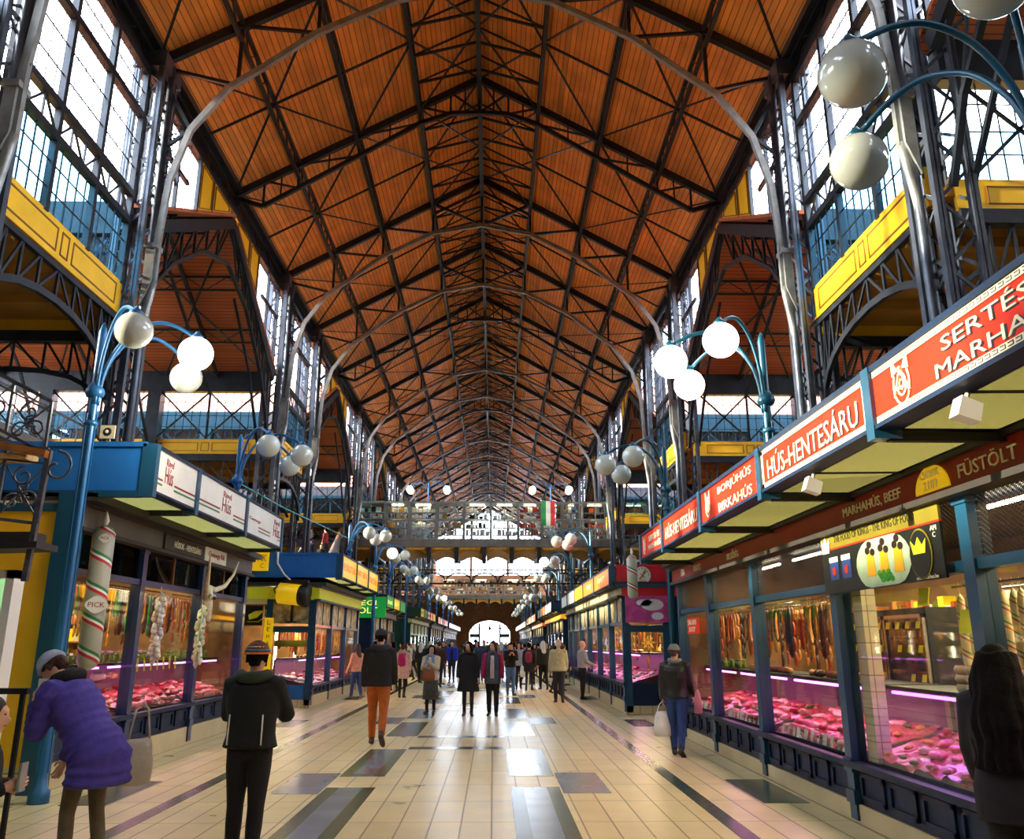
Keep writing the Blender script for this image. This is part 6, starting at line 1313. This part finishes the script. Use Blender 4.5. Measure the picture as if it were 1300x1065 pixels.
# 4 skirt
p4 = person(-.93, 22.7, PI-.25, 1.58, 'person in a cream jacket and long grey skirt holding a brown bag', ('c_cream', '#d9cdb0'), ('t_black', '#101114'), (0, 3), (2, 4), ((25, 95, 6), (20, 85, 6)), .49, 1.1, 'bob', HAIRB, None, skirt=(('sk_grey', '#55585a'), .36), scarf=('sc_blue', '#7f9ab4', 1), near=1, shoes=('s_white_black', '#2a2a2a'), turn=25)
bag((-.98, 22.43, 1.13), .3, .09, .27, mat('bag_brown', '#8a4a22', .5), 'brown leather bag held by the person in the cream jacket', .1, .1)
# 5, 6 pair
person(.0, 22.0, PI, 1.66, 'person in a knee length black coat and dark red scarf facing the viewer', ('c_black', '#15161a'), ('t_tights', '#221c26'), (4, -4), (2, 2), ((3, 20, 12), (3, 20, 12)), .33, 1.06, 'long', HAIRB, None, scarf=('sc_wine', '#4a1420'), near=1, shoes=('s_wine', '#4a1c22'), flare=.18, turn=-30, longhair=.1)
p6 = person(.58, 22.0, PI-.1, 1.67, 'person in a grey shawl with magenta sleeves and black leggings', ('c_greyshawl', '#4a505e'), ('t_black', '#101114'), (3, -4), (2, 3), ((2, 8, 10), (3, 10, 10)), .43, 1.05, 'bob', HAIRBR, None, scarf=('sc_grey', '#454b5a', 1), near=1, sleeve=('c_magenta', '#a81c58'), turn=-20, open_=('shirt_pale', '#c8bcc0'))
# 7 backpack
person(-2.25, 29.1, -.1, 1.60, 'person in a pale pink coat with a magenta backpack', ('c_palepink', '#c9a8a4'), ('t_black', '#101114'), (4, -6), (3, 6), ((5, 20, 9), (5, 20, 9)), .36, 1.12, 'short', HAIRBR, None, hood=('hood_pink', '#b8a09a'), pack=('p_magenta', '#b01c6a'), near=1)
# 8
person(-3.62, 28.6, PI/2-.7, 1.60, 'person in a salmon jacket and jeans standing at the yellow signed stall', ('c_salmon', '#d08f7a'), ('t_jeans', '#2a3f78'), (10, -8), (4, 10), ((10, 25, 8), (10, 25, 8)), .50, 1.05, 'long', HAIRBR, None, near=1, shoes=('s_tan', '#8a6a50'), longhair=.22)
person(-3.3, 30.4, PI/2-.4, 1.68, 'person in dark clothes behind the salmon jacket', ('c_brown', '#3a2420'), ('t_dark', '#1b1c22'), hair='short', hairm=HAIRB, near=0)
# 9
person(1.17, 30.8, PI+.1, 1.66, 'person in a black jacket and blue jeans facing the viewer with raised hands', ('c_black', '#15161a'), ('t_bluejeans', '#4a6a9a'), (6, -5), (3, 6), ((35, 95, 5), (35, 95, 5)), .52, 1.05, 'short', HAIRB, ('cap', 'h_black', '#141414'), near=1, shoes=('s_black_boot', '#121212'))
# 10
person(2.49, 26.8, .02, 1.72, 'white haired person in a pale olive jacket walking away', ('c_paleolive', '#b3b08e'), ('t_charcoal', '#24252c'), (5, -7), (4, 8), ((4, 18, 10), (4, 20, 10)), .50, 1.16, 'short', HAIRW, None, near=1)
# 11
person(3.32, 28.2, -PI/2+.25, 1.70, 'balding person in a light grey sweater at the crimson stall windows', ('c_lightgrey', '#9c989c'), ('t_black', '#101114'), (2, -2), (2, 3), ((14, 40, 6), (14, 45, 6)), .54, 1.08, 'bald', None, None, near=1)
# 12 leather jacket
p12 = person(3.42, 14.35, -.42, 1.62, 'person in a black leather jacket, jeans and grey beanie by the right stall', ('c_leather', '#17191d'), ('t_jeans2', '#27407e'), (10, -10), (5, 12), ((-4, 14, 9), (8, 30, 8)), .52, 1.12, 'short', HAIRBR, ('beanie', 'h_grey', '#6e6f72'), near=2, shoes=('s_black_boot', '#121212'), scarf=('sc_grey2', '#77787c'))
bag(p12['A'][0]+V((-.02, 0, .03)), .26, .2, .36, PLASTIC, 'white plastic carrier bag hanging from the hand of the grey beanie shopper', .14, .4, kind='carrier_bag')
bag((3.72, 14.2, 1.18), .2, .1, .34, mat('bag_pink', '#b8788a', .6), 'dusty pink shoulder bag on the leather jacket shopper', .22, 1.2)
# 13 long dark hair, near right
person(3.56, 5.4, -PI/2+.9, 1.62, 'person with very long dark hair seen from behind at the right window', ('c_black_violet', '#17141f'), ('t_black', '#101114'), (0, 0), (2, 2), ((10, 30, 8), (10, 30, 8)), .42, 1.14, 'long', HAIRB, None, near=2, longhair=.55)
# 14 face at the left edge
p14 = person(-2.07, 5.0, -PI/2+.3, 1.36, 'child with brown hair at the left edge looking at a phone', ('c_black', '#15161a'), ('t_dark', '#1b1c22'), (0, 0), (2, 2), ((-8, 115, 6), (-8, 115, 6)), .5, 1.0, 'short', HAIRBR, None, near=2)
# 15 onward
person(-1.26, 41.3, PI, 1.75, 'person in a bright blue open jacket walking toward the viewer', ('c_royal', '#2030b0'), ('t_navy', '#1c2740'), (14, -14), (4, 14), ((8, 15, 12), (-8, 10, 12)), .52, 1.1, 'short', HAIRB, None, open_=('shirt_black', '#15151a'))
person(5.15, 7.35, PI/2+.4, 1.68, 'shopkeeper in a blue overall behind the counter of the right stall', ('c_workblue', '#1c4fc0'), ('t_dark', '#1b1c22'), (0, 0), (2, 2), ((30, 70, 8), (30, 70, 8)), .5, 1.1, 'short', HAIRBR, ('cap', 'h_cap', '#e4e4e0'))
person(-5.75, 14.6, -PI/2, 1.7, 'shopkeeper in a white apron inside the left stall', ('c_whiteapron', '#d8d4c8'), ('t_dark', '#1b1c22'), (0, 0), (2, 2), ((25, 70, 8), (25, 70, 8)), .45, 1.1, 'short', HAIRB)
for i, (x, y, zz, c, lab) in enumerate(((-9.6, 49.2, 4.72, ('c_dark1', '#1c1c22'), 'person in black standing high on the bridge staircase'), (-9.1, 50.2, 5.28, ('c_dark2', '#1a1416'), 'person in a long dark coat on the bridge staircase'), (-9.9, 51.0, 5.70, ('c_navy', '#2a3550'), 'person in navy on the bridge staircase holding the rail'), (-9.3, 52.4, 6.43, ('c_red', '#8a1c24'), 'person in dark red near the top of the bridge staircase'))):
    person(x, y, [.2, PI, -.4, 1.2][i], 1.68, lab, c, ('t_bluejeans', '#4a6a9a') if i == 0 else ('t_dark', '#1b1c22'), (8, -6), (4, 8), z=zz, coat_len=.36 if i == 1 else .5, near=0, face=False)
CR = [(1.9, 33.5, 0, 1.64, ('c_black', '#15161a'), ('t_dark', '#1b1c22'), ('p_red', '#8a2a4a'), 'in black with a dark red backpack right of the jeans'), (2.45, 34.2, .3, 1.70, ('c_black_fur', '#1a1a1a'), ('t_black', '#101114'), None, 'in a black fur hooded coat near the amber stall'),
      (1.55, 34.6, PI, 1.66, ('c_whiteblue', '#9ca4c0'), ('t_dark', '#1b1c22'), None, 'in a white and blue jacket carrying a plastic bag'), (.75, 36.5, PI, 1.62, ('c_tan', '#7a6448'), ('t_brown', '#3a2c22'), None, 'in a tan coat behind the jeans wearer'),
      (-.35, 35.2, 0, 1.66, ('c_greencoat', '#1c8a6a'), ('t_dark', '#1b1c22'), None, 'in a green jacket half hidden between the pair'), (-2.0, 38, 0, 1.7, ('c_black', '#15161a'), ('t_dark', '#1b1c22'), None, 'in black beside the green signed stall'),
      (-2.9, 36.2, PI, 1.6, ('c_brown2', '#5a4a32'), ('t_dark', '#1b1c22'), None, 'in an olive brown coat behind the magenta backpack'), (-3.3, 42.5, 1, 1.68, ('c_white2', '#b8b4b0'), ('t_dark', '#1b1c22'), None, 'in a light jacket at the green signed stall'),
      (.15, 43, PI, 1.76, ('c_navy', '#2a3550'), ('t_dark', '#1b1c22'), None, 'in navy straight down the aisle'), (1.0, 45, 0, 1.7, ('c_skyblue', '#2a6ab8'), ('t_dark', '#1b1c22'), None, 'in sky blue behind the grey shawl'),
      (3.2, 36.8, -1.2, 1.66, ('c_black', '#15161a'), ('t_black', '#101114'), None, 'in black at the last window of the crimson stall'), (-1.9, 46, PI, 1.72, ('c_black', '#15161a'), ('t_navy', '#1c2740'), None, 'in black past the blue jacket'), (2.9, 47, 0, 1.64, ('c_maroon', '#6a1c2c'), ('t_dark', '#1b1c22'), None, 'in maroon before the amber stall'),
      (-.8, 49, 0, 1.7, ('c_greyd', '#3a3c40'), ('t_dark', '#1b1c22'), None, 'in dark grey near the middle of the aisle'), (1.9, 51, PI, 1.74, ('c_beige', '#a8987a'), ('t_brown', '#3a2c22'), None, 'in beige just before the bridge')]
rr = random.Random(11); cols = [('c_black', '#15161a'), ('c_greyd', '#3a3c40'), ('c_navy', '#2a3550'), ('c_maroon', '#6a1c2c'), ('c_brown', '#3a2420'), ('c_beige', '#a8987a'), ('c_purple', '#4a2a6a')]
cn = ['black', 'dark grey', 'navy', 'maroon', 'dark brown', 'beige', 'violet']
for i in range(26):
    ci = rr.randrange(7); yy = 55+i*2.1; CR.append((round(rr.uniform(-3.2, 3.2), 2), yy, rr.choice([0, PI]), rr.uniform(1.6, 1.8), cols[ci], ('t_dark', '#1b1c22'), None, 'in %s far down the aisle, %s' % (cn[ci], ('about level with the bridge' if yy < 61 else '%s past the bridge' % ['just', 'a little', 'some way', 'well', 'far'][min(4, int((yy-61)/9))]))))
protos = []
def recolour(o, c):
    for ch in o.children:
        if ch.name.startswith(('coat', 'jacket')):
            ch.material_slots[0].link = 'OBJECT'; ch.material_slots[0].material = fabric(*c)
for i, (x, y, rz, h, c, t, pk, lab) in enumerate(CR):
    s = 1 if i % 2 else -1
    if y < 50 or len(protos) < 5:
        J_ = person(x, y, rz+rr.uniform(-.2, .2), h, 'person '+lab, c, t, (s*12, -s*12), (4+6*(i % 2), 10), ((s*-8, 15, 8), (s*8, 18, 8)), .5 if i % 3 else .40, 1.08, ['short', 'long', 'bob', 'short'][i % 4], [HAIRB, HAIRBR, HAIRB, HAIRW][(i*7) % 4], None, pack=pk, near=0, face=(y < 50), group='shoppers far down the aisle' if y > 53 else None)
        if pk is None: protos.append(J_['root'])
    else:
        o = copy_tree(protos[i % len(protos)]); o.location = (x, y, 0); o.rotation_euler = (0, 0, rz+rr.uniform(-.3, .3)); o['label'] = 'person '+lab
        if y > 53: o['group'] = 'shoppers far down the aisle'
        recolour(o, c)
# a denser crowd along both rows of stalls
spots = [(-3.0, 33.2, 1.2), (-2.5, 39.5, 0), (-3.4, 40.4, 1.5), (-2.9, 44.6, .3), (-3.5, 47.2, 1), (-2.4, 48.5, PI), (-1.5, 35.8, 0), (-.1, 38.6, PI), (.6, 41.0, 0), (1.3, 42.2, PI), (2.2, 38.2, 0), (2.9, 40.2, -1), (2.1, 43.9, 0), (3.3, 45.3, -1.4), (2.6, 50.4, 0), (-.3, 46.4, 0), (.5, 48.8, PI), (1.5, 47.6, 0), (-1.0, 51.6, PI), (-2.7, 51.9, 0), (3.0, 53.5, PI), (.1, 53.0, 0), (3.1, 33.0, -.9), (2.75, 31.6, -1.3)]
dress = ['black', 'dark grey', 'navy', 'maroon', 'dark brown', 'beige', 'violet']
where_ = ['beside the magenta backpack', 'left of the blue jacket', 'at the green stall front', 'deeper along the green stall', 'at the end of the green stall', 'coming past the green stall', 'just behind the skirt wearer', 'between the pair and the blue jacket', 'behind the pair', 'behind the blue jeans', 'ahead of the pale olive jacket', 'facing the last crimson stall window', 'in the aisle right of the jeans', 'looking into the amber stall', 'farther along the amber stall', 'in mid aisle past the blue jacket', 'in mid aisle facing the viewer', 'in mid aisle to the right', 'just before the bridge, left of centre', 'at the left just before the bridge', 'at the right just before the bridge', 'at the centre just before the bridge', 'at the crimson stall near its end', 'at the crimson stall windows beyond the grey sweater']
for i, (x, y, rz) in enumerate(spots):
    o = copy_tree(protos[(i*3+1) % len(protos)]); o.location = (x, y, 0); o.rotation_euler = (0, 0, rz+rr.uniform(-.2, .2)); k_ = rr.uniform(.94, 1.04); o.scale = (k_, k_, k_)
    ci = (i*5+2) % 7; o['label'] = 'person in %s %s' % (dress[ci], where_[i]); recolour(o, cols[ci])
    if 'group' in o: del o['group']
bag((1.75, 34.4, .95), .3, .2, .4, PLASTIC, 'white plastic bag carried by the person in white and blue', .12, 0, kind='carrier_bag')
e = empty('mobile_phone', p14['A'][1]+V((.02, 0, .03)), 'dark phone in the hands of the child at the left edge', 'phone', None, kind='thing'); MB().box(-.006, -.035, -.07, .006, .035, .07).build('case', STEEL, e); MB().box(-.008, -.03, -.06, -.005, .03, .06).build('screen', BLACK, e)
